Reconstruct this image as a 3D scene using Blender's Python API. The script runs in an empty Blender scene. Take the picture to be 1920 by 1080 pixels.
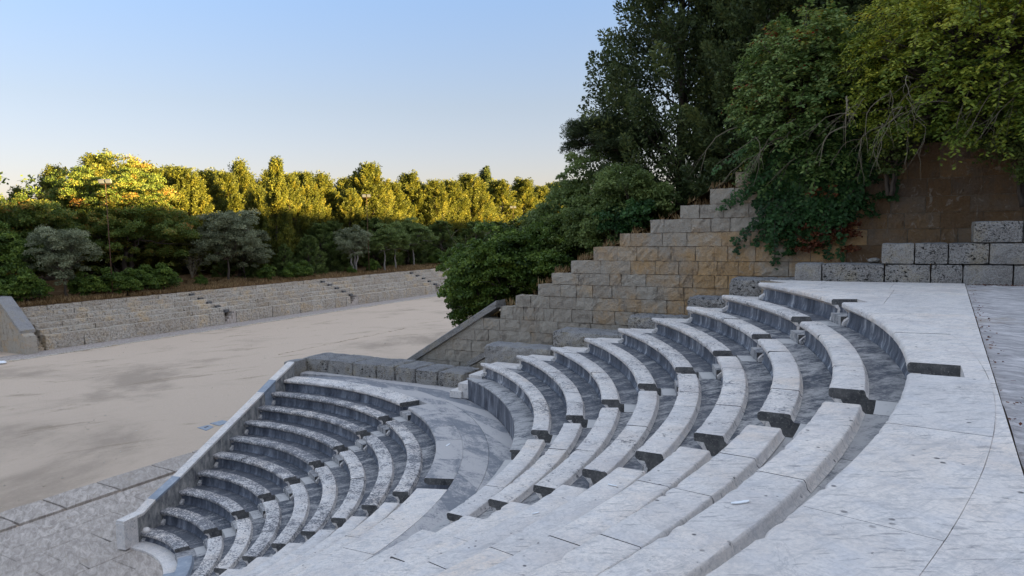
import bpy, math, random
import numpy as np
from mathutils import Matrix, Vector
from math import sin, cos, pi, asin, atan2, sqrt, radians
R = random.Random(7); RG = np.random.default_rng(7)
sc = bpy.context.scene; C = sc.collection

# ---------------------------------------------------------------- camera
yaw, pit, rol = 2.5602, -0.0822, -0.0191
f = Vector((cos(pit)*cos(yaw), cos(pit)*sin(yaw), sin(pit)))
r_ = Vector((sin(yaw), -cos(yaw), 0)); u_ = r_.cross(f)
r2 = r_*cos(rol) + u_*sin(rol); u2 = -r_*sin(rol) + u_*cos(rol)
cd = bpy.data.cameras.new('camera'); cam = bpy.data.objects.new('camera', cd); C.objects.link(cam)
M = Matrix((r2, u2, -f)).transposed().to_4x4(); M.translation = (19.4676, 1.1561, 8.5448)
cam.matrix_world = M
cd.sensor_width = 36; cd.lens = 36*1292.7/1920; cd.clip_start = .05; cd.clip_end = 3000
sc.camera = cam
# ---------------------------------------------------------------- light
SKY_G = .6
SUN_EL = radians(6.0); SUN_AZ = radians(46.0)          # azimuth clockwise from +Y
w = bpy.data.worlds.new('World'); sc.world = w; w.use_nodes = True
nt = w.node_tree; bg = nt.nodes['Background']
sky = nt.nodes.new('ShaderNodeTexSky'); sky.sky_type = 'NISHITA'; sky.sun_disc = False
sky.sun_elevation = SUN_EL; sky.sun_rotation = SUN_AZ; sky.air_density = 1.0; sky.dust_density = .8; sky.ozone_density = 1.2
gm = nt.nodes.new('ShaderNodeGamma'); gm.inputs[1].default_value = SKY_G       # one tone curve for the whole sky dome
tc = nt.nodes.new('ShaderNodeTexCoord'); sx = nt.nodes.new('ShaderNodeSeparateXYZ'); nt.links.new(tc.outputs['Generated'], sx.inputs[0])
cr = nt.nodes.new('ShaderNodeValToRGB'); nt.links.new(sx.outputs[2], cr.inputs[0])
el = cr.color_ramp.elements
SKYR = [(.03, (.252, .228, .285)), (.174, (.235, .232, .28)), (.342, (.215, .262, .37)), (.5, (.46, .46, .52)), (.707, (.74, .64, .65)), (.98, (1.0, .88, .86))]
while len(el) < len(SKYR): el.new(.5)
for e_, (p_, c_) in zip(el, SKYR): e_.position = p_; e_.color = (*c_, 1)
ml = nt.nodes.new('ShaderNodeMix'); ml.data_type = 'RGBA'; ml.blend_type = 'MULTIPLY'; ml.inputs[0].default_value = 1
nt.links.new(sky.outputs[0], gm.inputs[0]); nt.links.new(gm.outputs[0], ml.inputs[6]); nt.links.new(cr.outputs[0], ml.inputs[7])
nt.links.new(ml.outputs[2], bg.inputs[0]); bg.inputs[1].default_value = 0.15
sl = bpy.data.lights.new('sun', 'SUN'); sl.energy = 5.0; sl.angle = radians(0.6); sl.color = (1.0, 0.70, 0.27)
so = bpy.data.objects.new('sun', sl); C.objects.link(so)
tosun = Vector((sin(SUN_AZ)*cos(SUN_EL), cos(SUN_AZ)*cos(SUN_EL), sin(SUN_EL)))
so.rotation_euler = tosun.to_track_quat('Z', 'Y').to_euler()
sc.view_settings.view_transform = 'Standard'; sc.view_settings.look = 'None'
sc.view_settings.exposure = 3.5; sc.view_settings.gamma = 1; sc.view_settings.use_curve_mapping = False

# ---------------------------------------------------------------- frame of the place
AS = 2.035
SX, SY = cos(AS), sin(AS); TX, TY = sin(AS), -cos(AS)
def P3(s, t, z=0.): return (s*SX + t*TX, s*SY + t*TY, z)
def toST(x, y): return (x*SX + y*SY, x*TX + y*TY)

# ---------------------------------------------------------------- object helpers
def prop(o, label=None, cat=None, group=None, kind=None, **kw):
    if label: o['label'] = label
    if cat: o['category'] = cat
    if group: o['group'] = group
    if kind: o['kind'] = kind
    for k, v in kw.items(): o[k] = v
    return o
def empty(name, loc=(0, 0, 0), rz=0, **kw):
    o = bpy.data.objects.new(name, None); o.location = loc; o.rotation_euler = (0, 0, rz); o.empty_display_size = .2
    C.objects.link(o); return prop(o, **kw)
def link(name, me, mat=None, parent=None, **kw):
    o = bpy.data.objects.new(name, me)
    if mat is not None and not me.materials: me.materials.append(mat)
    C.objects.link(o)
    if parent is not None:
        o.parent = parent
        if parent.location.length > 0 or parent.rotation_euler.z:
            pm = Matrix.Translation(parent.location) @ parent.rotation_euler.to_matrix().to_4x4()
            o.matrix_parent_inverse = pm.inverted()
    return prop(o, **kw)
def local(name, me, mat, parent, **kw):          # mesh given in the parent's own frame
    o = bpy.data.objects.new(name, me)
    if mat is not None and not me.materials: me.materials.append(mat)
    C.objects.link(o); o.parent = parent; return prop(o, **kw)
def mesh(name, vs, fs, smooth=False):
    me = bpy.data.meshes.new(name); me.from_pydata([tuple(v) for v in vs], [], fs); me.update()
    if smooth: me.polygons.foreach_set('use_smooth', [True]*len(me.polygons))
    return me
class MB:
    def __init__(s): s.v = []; s.f = []
    def add(s, vs, fs):
        n = len(s.v); s.v += [tuple(v) for v in vs]; s.f += [tuple(i+n for i in q) for q in fs]
    def mesh(s, name, smooth=False): return mesh(name, s.v, s.f, smooth)
def hsh(*a):
    x = sum(v*k for v, k in zip(a, (12.9898, 78.233, 37.719, 4.581))); return (sin(x)*43758.5453) % 1.0
def copy_tree(o, parent=None):
    c = o.copy(); C.objects.link(c); c.parent = parent
    for ch in list(o.children): copy_tree(ch, c)
    return c

# polygon tools (2D)
def clip(poly, n, c):                     # keep n.p <= c
    out = []
    for i in range(len(poly)):
        a, b = poly[i], poly[(i+1) % len(poly)]
        da = a[0]*n[0] + a[1]*n[1] - c; db = b[0]*n[0] + b[1]*n[1] - c
        if da <= 0: out.append(a)
        if da*db < 0:
            k = da/(da-db); out.append((a[0]+(b[0]-a[0])*k, a[1]+(b[1]-a[1])*k))
    return out
def area(p): return .5*sum(p[i][0]*p[(i+1) % len(p)][1] - p[(i+1) % len(p)][0]*p[i][1] for i in range(len(p)))
def prism(poly, z0, z1, ch=0.006, fn=None):   # poly in XY, chamfered top edge
    if area(poly) < 0: poly = poly[::-1]
    n = len(poly); cx = sum(p[0] for p in poly)/n; cy = sum(p[1] for p in poly)/n
    def ins(p, d):
        l = math.hypot(p[0]-cx, p[1]-cy) or 1; return (p[0]-(p[0]-cx)/l*d, p[1]-(p[1]-cy)/l*d)
    vs = [(p[0], p[1], z0) for p in poly] + [(p[0], p[1], z1-ch) for p in poly] + [(*ins(p, ch), z1) for p in poly]
    fs = []
    for i in range(n):
        j = (i+1) % n
        fs += [(i, j, n+j, n+i), (n+i, n+j, 2*n+j, 2*n+i)]
    fs.append(tuple(range(2*n, 3*n))); fs.append(tuple(range(n-1, -1, -1)))
    if fn: vs = [fn(v) for v in vs]
    return vs, fs
def stprism(poly, z0, z1, ch=.006):       # poly in (s,t)
    vs, fs = prism([P3(*p)[:2] for p in poly], z0, z1, ch); return vs, fs
# a stone block in (s,t,z) with a rough face all round, rounded corners
def rock(s0, s1, t0, t1, z0, z1, rough=.012, ch=.02, n=(2, 3, 2), seed=0, ztop=None):
    rr = random.Random(seed); vs = []; idx = {}; fs = []
    def pt(a, b, c):
        k = (a, b, c)
        if k in idx: return idx[k]
        x = a/n[0]; y = b/n[1]; z = c/n[2]
        ex = (a in (0, n[0])) + (b in (0, n[1])) + (c in (0, n[2]))
        S = s0+(s1-s0)*x; T = t0+(t1-t0)*y; Z = z0+(z1-z0)*z
        q = ch*(0 if ex < 2 else (1 if ex == 2 else 1.4))
        if a in (0, n[0]): S += q*(1 if a == 0 else -1)*.7
        if b in (0, n[1]): T += q*(1 if b == 0 else -1)*.7
        if c in (0, n[2]): Z += q*(1 if c == 0 else -1)*.7
        S += rr.uniform(-rough, rough); Z += rr.uniform(-rough, rough)*.6*(0 if c == 0 else 1); T += rr.uniform(-rough, rough)*.4
        idx[k] = len(vs); vs.append(P3(S, T, Z)); return idx[k]
    for a in (0, n[0]):
        for b in range(n[1]):
            for c in range(n[2]):
                q = [pt(a, b, c), pt(a, b+1, c), pt(a, b+1, c+1), pt(a, b, c+1)]; fs.append(tuple(q))
    for b in (0, n[1]):
        for a in range(n[0]):
            for c in range(n[2]): fs.append((pt(a, b, c), pt(a+1, b, c), pt(a+1, b, c+1), pt(a, b, c+1)))
    for c in (0, n[2]):
        for a in range(n[0]):
            for b in range(n[1]): fs.append((pt(a, b, c), pt(a+1, b, c), pt(a+1, b+1, c), pt(a, b+1, c)))
    return vs, fs
def fixn(me):
    import bmesh
    bm = bmesh.new(); bm.from_mesh(me); bmesh.ops.recalc_face_normals(bm, faces=bm.faces); bm.to_mesh(me); bm.free(); return me
def rockobj(name, mat, parent, *a, tone=0., **k):
    me = fixn(mesh(name, *rock(*a, **k))); return link(name, me, mat, parent, tone=tone)
def tube(mb, pts, rad, sides=6):
    n = len(mb.v); ring = []
    for i, p in enumerate(pts):
        p = Vector(p); a = Vector(pts[max(i-1, 0)]); b = Vector(pts[min(i+1, len(pts)-1)])
        d = (b-a).normalized() if (b-a).length > 1e-6 else Vector((0, 0, 1))
        e = d.cross(Vector((0.3, .2, 1))); e = e.normalized() if e.length > 1e-3 else Vector((1, 0, 0)); g = d.cross(e)
        rd = rad[i] if hasattr(rad, '__len__') else rad
        for k in range(sides):
            th = 2*pi*k/sides; mb.v.append(tuple(p + e*cos(th)*rd + g*sin(th)*rd))
    for i in range(len(pts)-1):
        for k in range(sides):
            a = n+i*sides+k; b = n+i*sides+(k+1) % sides; mb.f.append((a, b, b+sides, a+sides))
    mb.f.append(tuple(n+k for k in range(sides))[::-1]); mb.f.append(tuple(n+(len(pts)-1)*sides+k for k in range(sides)))

# ---------------------------------------------------------------- materials
class NT:
    def __init__(s, name, rough=.85, spec=.3):
        s.m = bpy.data.materials.new(name); s.m.use_nodes = True; s.t = s.m.node_tree
        s.b = s.t.nodes['Principled BSDF']; s.b.inputs['Roughness'].default_value = rough
        s.b.inputs['Specular IOR Level'].default_value = spec
        g = s.t.nodes.new('ShaderNodeNewGeometry'); s.pos = g.outputs['Position']; s.nor = g.outputs['Normal']
    def L(s, a, b): s.t.links.new(a, b)
    def val(s, sock, v):
        if hasattr(v, 'is_output') or hasattr(v, 'links'): s.L(v, sock)
        else: sock.default_value = v
    def attr(s, n, typ='OBJECT'):
        a = s.t.nodes.new('ShaderNodeAttribute'); a.attribute_type = typ; a.attribute_name = n; return a.outputs['Fac']
    def map(s, scale=(1, 1, 1), rot=(0, 0, 0), loc=(0, 0, 0), vec=None):
        m = s.t.nodes.new('ShaderNodeMapping'); s.L(vec or s.pos, m.inputs[0])
        m.inputs['Scale'].default_value = scale; m.inputs['Rotation'].default_value = rot; m.inputs['Location'].default_value = loc; return m.outputs[0]
    def noise(s, scale, detail=4, rough=.55, vec=None, dist=0.):
        n = s.t.nodes.new('ShaderNodeTexNoise'); s.L(vec or s.pos, n.inputs['Vector']); n.inputs['Scale'].default_value = scale
        n.inputs['Detail'].default_value = detail; n.inputs['Roughness'].default_value = rough; n.inputs['Distortion'].default_value = dist
        return n.outputs['Fac']
    def vor(s, scale, vec=None, feat='F1', rnd=1., out='Distance'):
        n = s.t.nodes.new('ShaderNodeTexVoronoi'); n.feature = feat; s.L(vec or s.pos, n.inputs['Vector'])
        n.inputs['Scale'].default_value = scale; n.inputs['Randomness'].default_value = rnd; return n.outputs[out]
    def math(s, op, a, b=0., c=0.):
        n = s.t.nodes.new('ShaderNodeMath'); n.operation = op; s.val(n.inputs[0], a); s.val(n.inputs[1], b); s.val(n.inputs[2], c); return n.outputs[0]
    def step(s, x, lo, hi):                     # smooth 0..1
        n = s.t.nodes.new('ShaderNodeMapRange'); n.interpolation_type = 'SMOOTHSTEP'; s.val(n.inputs[0], x)
        s.val(n.inputs[1], lo); s.val(n.inputs[2], hi); return n.outputs[0]
    def ramp(s, x, stops):
        n = s.t.nodes.new('ShaderNodeValToRGB'); e = n.color_ramp.elements; s.L(x, n.inputs[0])
        while len(e) < len(stops): e.new(.5)
        for el, (p, c) in zip(e, stops): el.position = p; el.color = (*c, 1)
        return n.outputs[0]
    def mix(s, f, a, b, mode='MIX'):
        n = s.t.nodes.new('ShaderNodeMix'); n.data_type = 'RGBA'; n.blend_type = mode; s.val(n.inputs[0], f)
        for i, v in ((6, a), (7, b)):
            if isinstance(v, tuple): n.inputs[i].default_value = (*v, 1)
            else: s.L(v, n.inputs[i])
        return n.outputs[2]
    def bump(s, h, dist=.02, strg=1.):
        n = s.t.nodes.new('ShaderNodeBump'); n.inputs['Distance'].default_value = dist; n.inputs['Strength'].default_value = strg
        s.L(h, n.inputs['Height']); s.L(n.outputs[0], s.b.inputs['Normal'])
    def col(s, c): s.L(c, s.b.inputs['Base Color']); return s.m

def m_marble(name, top=True):
    n = NT(name, .72, .35); tone = n.attr('tone'); dirt = n.attr('dirt')
    big = n.noise(.9, 5, .6); med = n.noise(5, 6, .65)
    c = n.ramp(big, [(.32, (.62, .545, .49)), (.5, (.77, .70, .63)), (.68, (.72, .61, .51))])
    c = n.mix(n.math('MULTIPLY', n.step(med, .45, .7), .5), c, (.50, .50, .52))
    c = n.mix(n.math('MULTIPLY', tone, .4), c, (.50, .49, .49))
    # long faint veins and streaks
    st = n.noise(1.6, 9, .72, n.map((9, 1.0, 6), (0, 0, .55)), 1.2)
    c = n.mix(n.math('MULTIPLY', n.step(st, .50, .66), .55), c, (.40, .385, .375))
    s3 = n.noise(3.0, 8, .75, n.map((1.2, 10, 6), (0, 0, .9)), 1.6); c = n.mix(n.math('MULTIPLY', n.step(s3, .56, .66), .45), c, (.42, .40, .39))
    s4 = n.noise(.55, 7, .7, None, 2.2); ridge = n.math('SUBTRACT', 1., n.step(n.math('ABSOLUTE', n.math('SUBTRACT', s4, .5)), .0, .010)); c = n.mix(n.math('MULTIPLY', ridge, .32), c, (.22, .21, .21))
    fine = n.noise(34, 5, .8); c = n.mix(n.math('MULTIPLY', n.step(fine, .40, .64), .5), c, (.42, .405, .395))
    blot = n.noise(3.4, 9, .8, n.map((1, 1, 1), loc=(7, 2, 1))); c = n.mix(n.math('MULTIPLY', n.step(blot, .53, .63), .4), c, (.36, .35, .345))
    # hairline cracks
    q1 = n.map(rot=(0, 0, -.985)); dash = n.noise(1.0, 6, .68, n.map((5, 26, 9), vec=q1), .3); dmk = n.noise(.9, 4, .6, n.map(loc=(3, 9, 4)))
    c = n.mix(n.math('MULTIPLY', n.math('MULTIPLY', n.step(dash, .55, .66), n.step(dmk, .32, .55)), .7), c, (.20, .195, .195))
    sp2 = n.noise(19, 6, .8, n.map(loc=(1, 5, 2))); c = n.mix(n.math('MULTIPLY', n.math('MULTIPLY', n.step(sp2, .62, .69), n.step(dmk, .38, .58)), .8), c, (.09, .09, .095))
    # lichen crust: grey-black, grows with dirt
    li = n.noise(17, 8, .78); lm = n.noise(2.6, 5, .65)
    amt = n.math('ADD', n.math('MULTIPLY', dirt, .30), n.math('MULTIPLY', lm, .40))
    thr = n.math('SUBTRACT', .90, amt)
    lf = n.step(li, thr, n.math('ADD', thr, .10))
    c = n.mix(n.math('MULTIPLY', lf, .85), c, (.085, .09, .105))
    # small round pits
    pv = n.vor(11); pm = n.noise(1.7, 4, .6)
    pits = n.math('MULTIPLY', n.math('SUBTRACT', 1., n.step(n.math('ADD', pv, n.math('MULTIPLY', n.math('SUBTRACT', med, .5), .35)), .10, .20)), n.step(pm, .54, .62))
    c = n.mix(n.math('MULTIPLY', pits, .85), c, (.05, .05, .055))
    h = n.math('SUBTRACT', n.math('MULTIPLY', n.noise(45, 6, .7), .5), n.math('ADD', pits, n.math('MULTIPLY', lf, .4)))
    n.bump(h, .012, .7); return n.col(c)
M_MARBLE = m_marble('weathered_marble')
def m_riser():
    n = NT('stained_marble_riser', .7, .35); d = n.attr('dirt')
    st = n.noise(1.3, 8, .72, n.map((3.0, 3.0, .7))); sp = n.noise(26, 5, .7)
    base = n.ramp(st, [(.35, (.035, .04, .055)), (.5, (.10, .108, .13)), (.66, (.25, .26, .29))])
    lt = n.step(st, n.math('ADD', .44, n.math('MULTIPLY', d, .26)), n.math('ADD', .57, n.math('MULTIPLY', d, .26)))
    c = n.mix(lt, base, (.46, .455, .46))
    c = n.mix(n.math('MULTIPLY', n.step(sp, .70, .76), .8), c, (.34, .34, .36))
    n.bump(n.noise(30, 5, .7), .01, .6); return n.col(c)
M_RISER = m_riser()
def m_dark(name, end=False):
    n = NT(name, .8, .25); sp = n.noise(38, 6, .75); b = n.noise(6, 5, .7)
    c = n.ramp(b, [(.35, (.06, .06, .062)), (.6, (.14, .135, .13)), (.75, (.24, .225, .20))])
    c = n.mix(n.math('MULTIPLY', n.step(sp, .54, .66), .6), c, (.40, .37, .32))
    n.bump(sp, .03, 1.); return n.col(c)
M_END = m_dark('rough_dark_stone')
def m_tread():
    n = NT('mossy_tread', .78, .3); d = n.attr('dirt'); tone = n.attr('tone')
    a = n.noise(1.5, 10, .78, n.map((2.2, .8, 1), (0, 0, .5)), .3); fine = n.noise(16, 7, .8)
    x = n.math('ADD', a, n.math('MULTIPLY', n.math('SUBTRACT', fine, .5), .42))
    dk = n.mix(n.step(fine, .4, .7), (.055, .062, .078), (.13, .135, .15))
    lo = n.math('ADD', .26, n.math('MULTIPLY', d, .30))
    c = n.mix(n.step(x, n.math('SUBTRACT', lo, .04), n.math('ADD', lo, .18)), dk, (.44, .42, .40))
    c = n.mix(n.math('MULTIPLY', tone, .4), c, (.13, .13, .14))
    n.bump(fine, .012, .6); return n.col(c)
M_TREAD = m_tread()
def m_blue():
    n = NT('new_blue_grey_marble', .65, .35); a = n.noise(4, 6, .7)
    return n.col(n.ramp(a, [(.3, (.20, .225, .26)), (.55, (.27, .30, .34)), (.75, (.40, .41, .43))]))
M_BLUE = m_blue()
def m_cong():
    n = NT('pitted_conglomerate', .95, .1); tone = n.attr('tone')
    big = n.noise(1.6, 5, .65); g = n.noise(28, 6, .75); v = n.vor(11, n.map((1, 1, 1.25))); v2 = n.vor(42)
    c = n.ramp(big, [(.3, (.30, .275, .245)), (.5, (.43, .40, .365)), (.68, (.46, .39, .28))])
    c = n.mix(n.math('MULTIPLY', n.step(v2, .42, .16), .75), c, (.62, .60, .57))
    c = n.mix(n.math('MULTIPLY', n.step(g, .50, .64), .7), c, (.12, .115, .115))
    pm = n.step(n.noise(2.3, 4, .6), n.math('SUBTRACT', .60, n.math('MULTIPLY', tone, .28)), n.math('SUBTRACT', .68, n.math('MULTIPLY', tone, .28)))
    pn = n.noise(13, 5, .62, n.map((1, 1, 1.5)), .9); pb = n.noise(30, 4, .6, None, .5)
    pit = n.math('MULTIPLY', n.math('MAXIMUM', n.step(pn, .575, .62), n.math('MULTIPLY', n.step(pb, .60, .64), .8)), pm)
    c = n.mix(n.math('MULTIPLY', pit, .93), c, (.012, .012, .013))
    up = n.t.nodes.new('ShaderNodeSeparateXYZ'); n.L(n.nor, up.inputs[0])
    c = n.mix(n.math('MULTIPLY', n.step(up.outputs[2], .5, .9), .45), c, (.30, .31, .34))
    n.bump(n.math('SUBTRACT', n.math('ADD', g, n.math('MULTIPLY', v2, .4)), n.math('MULTIPLY', pit, 1.6)), .09, 1.); return n.col(c)
M_CONG = m_cong()
def m_ashlar():
    n = NT('ochre_ashlar', .93, .12); tone = n.attr('tone'); och = n.attr('ochre')
    big = n.noise(.8, 7, .72); g = n.noise(16, 8, .75); crk = n.noise(3.2, 8, .7, n.map((1.5, 1.5, 1), (.6, .3, 0)), .8)
    grey = n.mix(g, (.27, .235, .185), (.62, .55, .455)); oc = n.mix(g, (.35, .21, .09), (.72, .48, .25))
    k = n.math('ADD', och, n.math('MULTIPLY', n.math('SUBTRACT', big, .5), 2.6))
    c = n.mix(n.step(k, .05, .95), grey, oc)
    c = n.mix(n.math('MULTIPLY', tone, .85), c, n.mix(g, (.06, .035, .022), (.17, .105, .065)))  # high tone: dark brown weathering with tree shade painted in
    c = n.mix(n.math('MULTIPLY', n.step(crk, .56, .66), .55), c, (.46, .42, .36))
    w2 = n.noise(2.1, 7, .75, n.map((1, 1, .7), loc=(5, 3, 1))); c = n.mix(n.math('MULTIPLY', n.step(w2, .52, .66), .55), c, (.15, .125, .10))
    c = n.mix(n.math('MULTIPLY', n.step(g, .58, .68), .55), c, (.08, .065, .05))
    n.bump(n.math('ADD', g, n.math('MULTIPLY', crk, 1.6)), .08, .9); return n.col(c)
M_ASHLAR = m_ashlar()
def m_joint():
    n = NT('core_stone', .95, .05); return n.col(n.ramp(n.noise(15, 5), [(.3, (.17, .135, .10)), (.7, (.30, .25, .19))]))  # brown bed and core stone behind the open joints
M_CORE = m_joint()
def m_sand():
    n = NT('sand', .95, .08)
    a = n.noise(.10, 7, .62, n.map((1, 1, 1), (0, 0, -.45), (0, 0, 0)), .3); a2 = n.noise(.22, 8, .70, n.map((2.4, .8, 1), (0, 0, -1.08)), .5); g = n.noise(9, 8, .75); f2 = n.noise(60, 5, .7)
    c = n.mix(g, (.50, .39, .295), (.64, .51, .395))
    c = n.mix(n.math('MULTIPLY', n.step(n.math('ADD', a, n.math('MULTIPLY', n.math('SUBTRACT', g, .5), .18)), .50, .66), .8), c, n.mix(g, (.26, .205, .155), (.42, .335, .26)))
    c = n.mix(n.math('MULTIPLY', n.step(n.math('ADD', a2, n.math('MULTIPLY', n.math('SUBTRACT', g, .5), .3)), .56, .68), .75), c, n.mix(n.step(g, .4, .62), (.22, .17, .115), (.38, .30, .22)))
    sp = n.noise(3.1, 5, .8); c = n.mix(n.math('MULTIPLY', n.step(sp, .70, .76), .7), c, (.17, .145, .11))
    c = n.mix(n.math('MULTIPLY', n.step(f2, .56, .7), .45), c, (.30, .24, .18)); n.bump(n.math('ADD', g, n.math('MULTIPLY', f2, .5)), .06, .9); return n.col(c)
M_SAND = m_sand()
def m_pave(name, a=(.42, .36, .31), b=(.64, .56, .49), rough=.06):
    n = NT(name, .9, .12); tone = n.attr('tone')
    s1 = n.noise(2.2, 9, .75, n.map((1, 3.2, 1), (0, 0, .45)), .7); g = n.noise(26, 6, .75)
    c = n.ramp(s1, [(.3, tuple(x*.55 for x in a)), (.48, a), (.66, b)])
    c = n.mix(n.math('MULTIPLY', tone, .45), c, tuple(x*.75 for x in a))
    c = n.mix(n.math('MULTIPLY', n.step(g, .60, .7), .6), c, tuple(x*.35 for x in a))
    c = n.mix(n.math('MULTIPLY', n.step(n.noise(1.3, 6, .7), .56, .68), .5), c, (.36, .29, .22))
    n.bump(n.math('ADD', s1, n.math('MULTIPLY', g, .5)), rough, .8); return n.col(c)
M_PAVE = m_pave('worn_orchestra_stone')
M_RPAVE = m_pave('rough_paving', (.44, .415, .41), (.74, .70, .68), .07)
def m_earth(name, cols, sc_=1.2):
    n = NT(name, .95, .05); a = n.noise(sc_, 8, .72); g = n.noise(14, 6, .7)
    c = n.ramp(n.math('ADD', a, n.math('MULTIPLY', n.math('SUBTRACT', g, .5), .3)), [(.3, cols[0]), (.5, cols[1]), (.7, cols[2])])
    n.bump(g, .08, 1.); return n.col(c)
M_EARTH = m_earth('dry_earth', [(.07, .045, .025), (.17, .10, .05), (.28, .20, .11)])
M_WOODF = m_earth('leaf_litter', [(.03, .025, .015), (.08, .055, .03), (.14, .10, .055)])
def m_terr():
    n = NT('rough_terrace_stone', .95, .1); tone = n.attr('tone')
    a = n.noise(.5, 8, .75); g = n.noise(6, 9, .85); v = n.vor(5)
    c = n.ramp(a, [(.35, (.46, .38, .28)), (.5, (.54, .49, .42)), (.65, (.64, .49, .31))])
    c = n.mix(n.math('MULTIPLY', tone, .5), c, (.33, .26, .19))
    c = n.mix(n.math('MULTIPLY', n.step(g, .50, .62), .85), c, (.10, .085, .07))
    c = n.mix(n.math('MULTIPLY', n.math('SUBTRACT', 1., n.step(v, .15, .28)), .6), c, (.55, .52, .49))
    n.bump(n.math('ADD', g, v), .10, 1.); return n.col(c)
M_TERR = m_terr()
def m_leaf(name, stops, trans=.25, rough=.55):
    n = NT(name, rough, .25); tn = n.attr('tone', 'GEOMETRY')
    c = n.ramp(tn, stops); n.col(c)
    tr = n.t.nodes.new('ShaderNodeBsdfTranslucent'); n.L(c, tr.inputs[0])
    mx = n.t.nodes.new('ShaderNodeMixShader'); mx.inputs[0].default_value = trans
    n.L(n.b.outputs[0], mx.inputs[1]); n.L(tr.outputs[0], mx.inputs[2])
    n.L(mx.outputs[0], n.t.nodes['Material Output'].inputs[0]); return n.m
L_CYP = m_leaf('conifer_foliage', [(0, (.045, .06, .014)), (.45, (.14, .155, .026)), (1, (.28, .24, .038))], .4)
L_DARK = m_leaf('dark_conifer_foliage', [(0, (.024, .04, .014)), (.5, (.092, .122, .040)), (1, (.23, .25, .075))], .25)
L_PINE = m_leaf('pine_needles', [(0, (.02, .032, .012)), (.5, (.045, .065, .022)), (1, (.09, .11, .04))])
L_ORNG = m_leaf('turning_foliage', [(0, (.06, .09, .02)), (.5, (.125, .18, .036)), (.8, (.24, .22, .04)), (1, (.34, .17, .045))], .4)
L_OLIVE = m_leaf('olive_foliage', [(0, (.06, .075, .042)), (.5, (.19, .21, .115)), (1, (.34, .36, .22))], .3)
L_GREEN = m_leaf('green_shrub_foliage', [(0, (.026, .05, .010)), (.5, (.085, .14, .022)), (1, (.22, .29, .045))], .25)
L_MID = m_leaf('grey_green_foliage', [(0, (.055, .085, .025)), (.5, (.14, .19, .05)), (1, (.26, .32, .10))], .35)
L_YEL = m_leaf('yellow_green_foliage', [(0, (.045, .085, .014)), (.4, (.15, .21, .028)), (.8, (.36, .38, .045)), (1, (.50, .42, .035))], .35)
L_PIST = m_leaf('pistachio_foliage', [(0, (.03, .065, .018)), (.45, (.11, .18, .042)), (.85, (.27, .34, .10)), (.95, (.36, .34, .04)), (1, (.24, .035, .015))], .35)
L_IVY = m_leaf('creeper_leaves', [(0, (.014, .04, .012)), (.6, (.04, .10, .026)), (1, (.10, .19, .045))], .25)
L_RUST = m_leaf('rusty_dry_leaves', [(0, (.06, .015, .008)), (.6, (.16, .05, .02)), (1, (.28, .11, .04))], .2)
L_DRY = m_leaf('dry_grass_blades', [(0, (.12, .065, .025)), (.5, (.26, .16, .07)), (1, (.42, .30, .15))], .3)
def m_bark(name, a, b):
    n = NT(name, .9, .1); return n.col(n.mix(n.noise(12, 6, .7, n.map((3, 3, .6))), a, b))
M_BARK = m_bark('brown_bark', (.04, .032, .024), (.13, .105, .085)); M_PALE = m_bark('pale_bark', (.14, .125, .11), (.36, .33, .29))
M_TWIG = m_bark('bare_twig_bark', (.10, .085, .065), (.24, .20, .13))
def flat(name, c, rough=.6, metal=0.):
    n = NT(name, rough, .4); n.b.inputs['Base Color'].default_value = (*c, 1); n.b.inputs['Metallic'].default_value = metal; return n.m
M_RUSTP = m_bark('rusty_painted_steel', (.07, .035, .025), (.17, .10, .07)); M_LAMP = flat('lamp_housing', (.15, .15, .145), .5); M_GLASS = flat('lamp_glass', (.28, .30, .32), .25)
M_WHITE = flat('white_scrap', (.75, .77, .78), .7)

def m_mott():
    n = NT('mottled_walkway_stone', .8, .3); tone = n.attr('tone')
    a = n.noise(1.2, 11, .80, n.map((1, 2.1, 1), (0, 0, .4)), .5); g = n.noise(24, 6, .8)
    x = n.math('ADD', a, n.math('MULTIPLY', n.math('SUBTRACT', tone, .5), .30))
    x = n.math('ADD', x, n.math('MULTIPLY', n.math('SUBTRACT', g, .5), .3)); c = n.mix(n.step(x, .40, .58), n.mix(g, (.13, .135, .15), (.24, .245, .26)), n.mix(g, (.38, .355, .34), (.47, .44, .42)))
    n.bump(g, .008, .5); return n.col(c)
M_MOTT = m_mott()
# ================================================================= SETTING
# ---- sheets of ground
def grid(name, s0, s1, t0, t1, ns, ntt, zf, mat, kind='structure', keep=None):
    vs = []; fs = []
    for i in range(ns+1):
        for j in range(ntt+1):
            s = s0+(s1-s0)*i/ns; t = t0+(t1-t0)*j/ntt; vs.append(P3(s, t, zf(s, t)))
    for i in range(ns):
        for j in range(ntt):
            a = i*(ntt+1)+j; fs.append((a, a+ntt+1, a+ntt+2, a+1)[::-1])
    me = mesh(name, vs, fs, True); o = link(name, me, mat, None, kind=kind); return o
def nz(s, t, f_=1., k=0):
    return (sin(s*.37*f_+k)+sin(t*.41*f_+1.7*k)+sin((s+t)*.23*f_+.9)+sin((s-1.6*t)*.17*f_+2.1*k))/4
grid('sand_floor', -900, 900, -900, 900, 60, 60, lambda s, t: -.03, M_SAND)
def hill_far(s, t):
    d = -43.9-t
    return 3.2 + .04*nz(s, t, 5) + max(d, 0)*.075 + .25*nz(s, t, 1.3)*min(1, max(d, 0)/3)
grid('wooded_bank', 15, 260, -150, -43.85, 120, 60, hill_far, M_EARTH)
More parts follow.
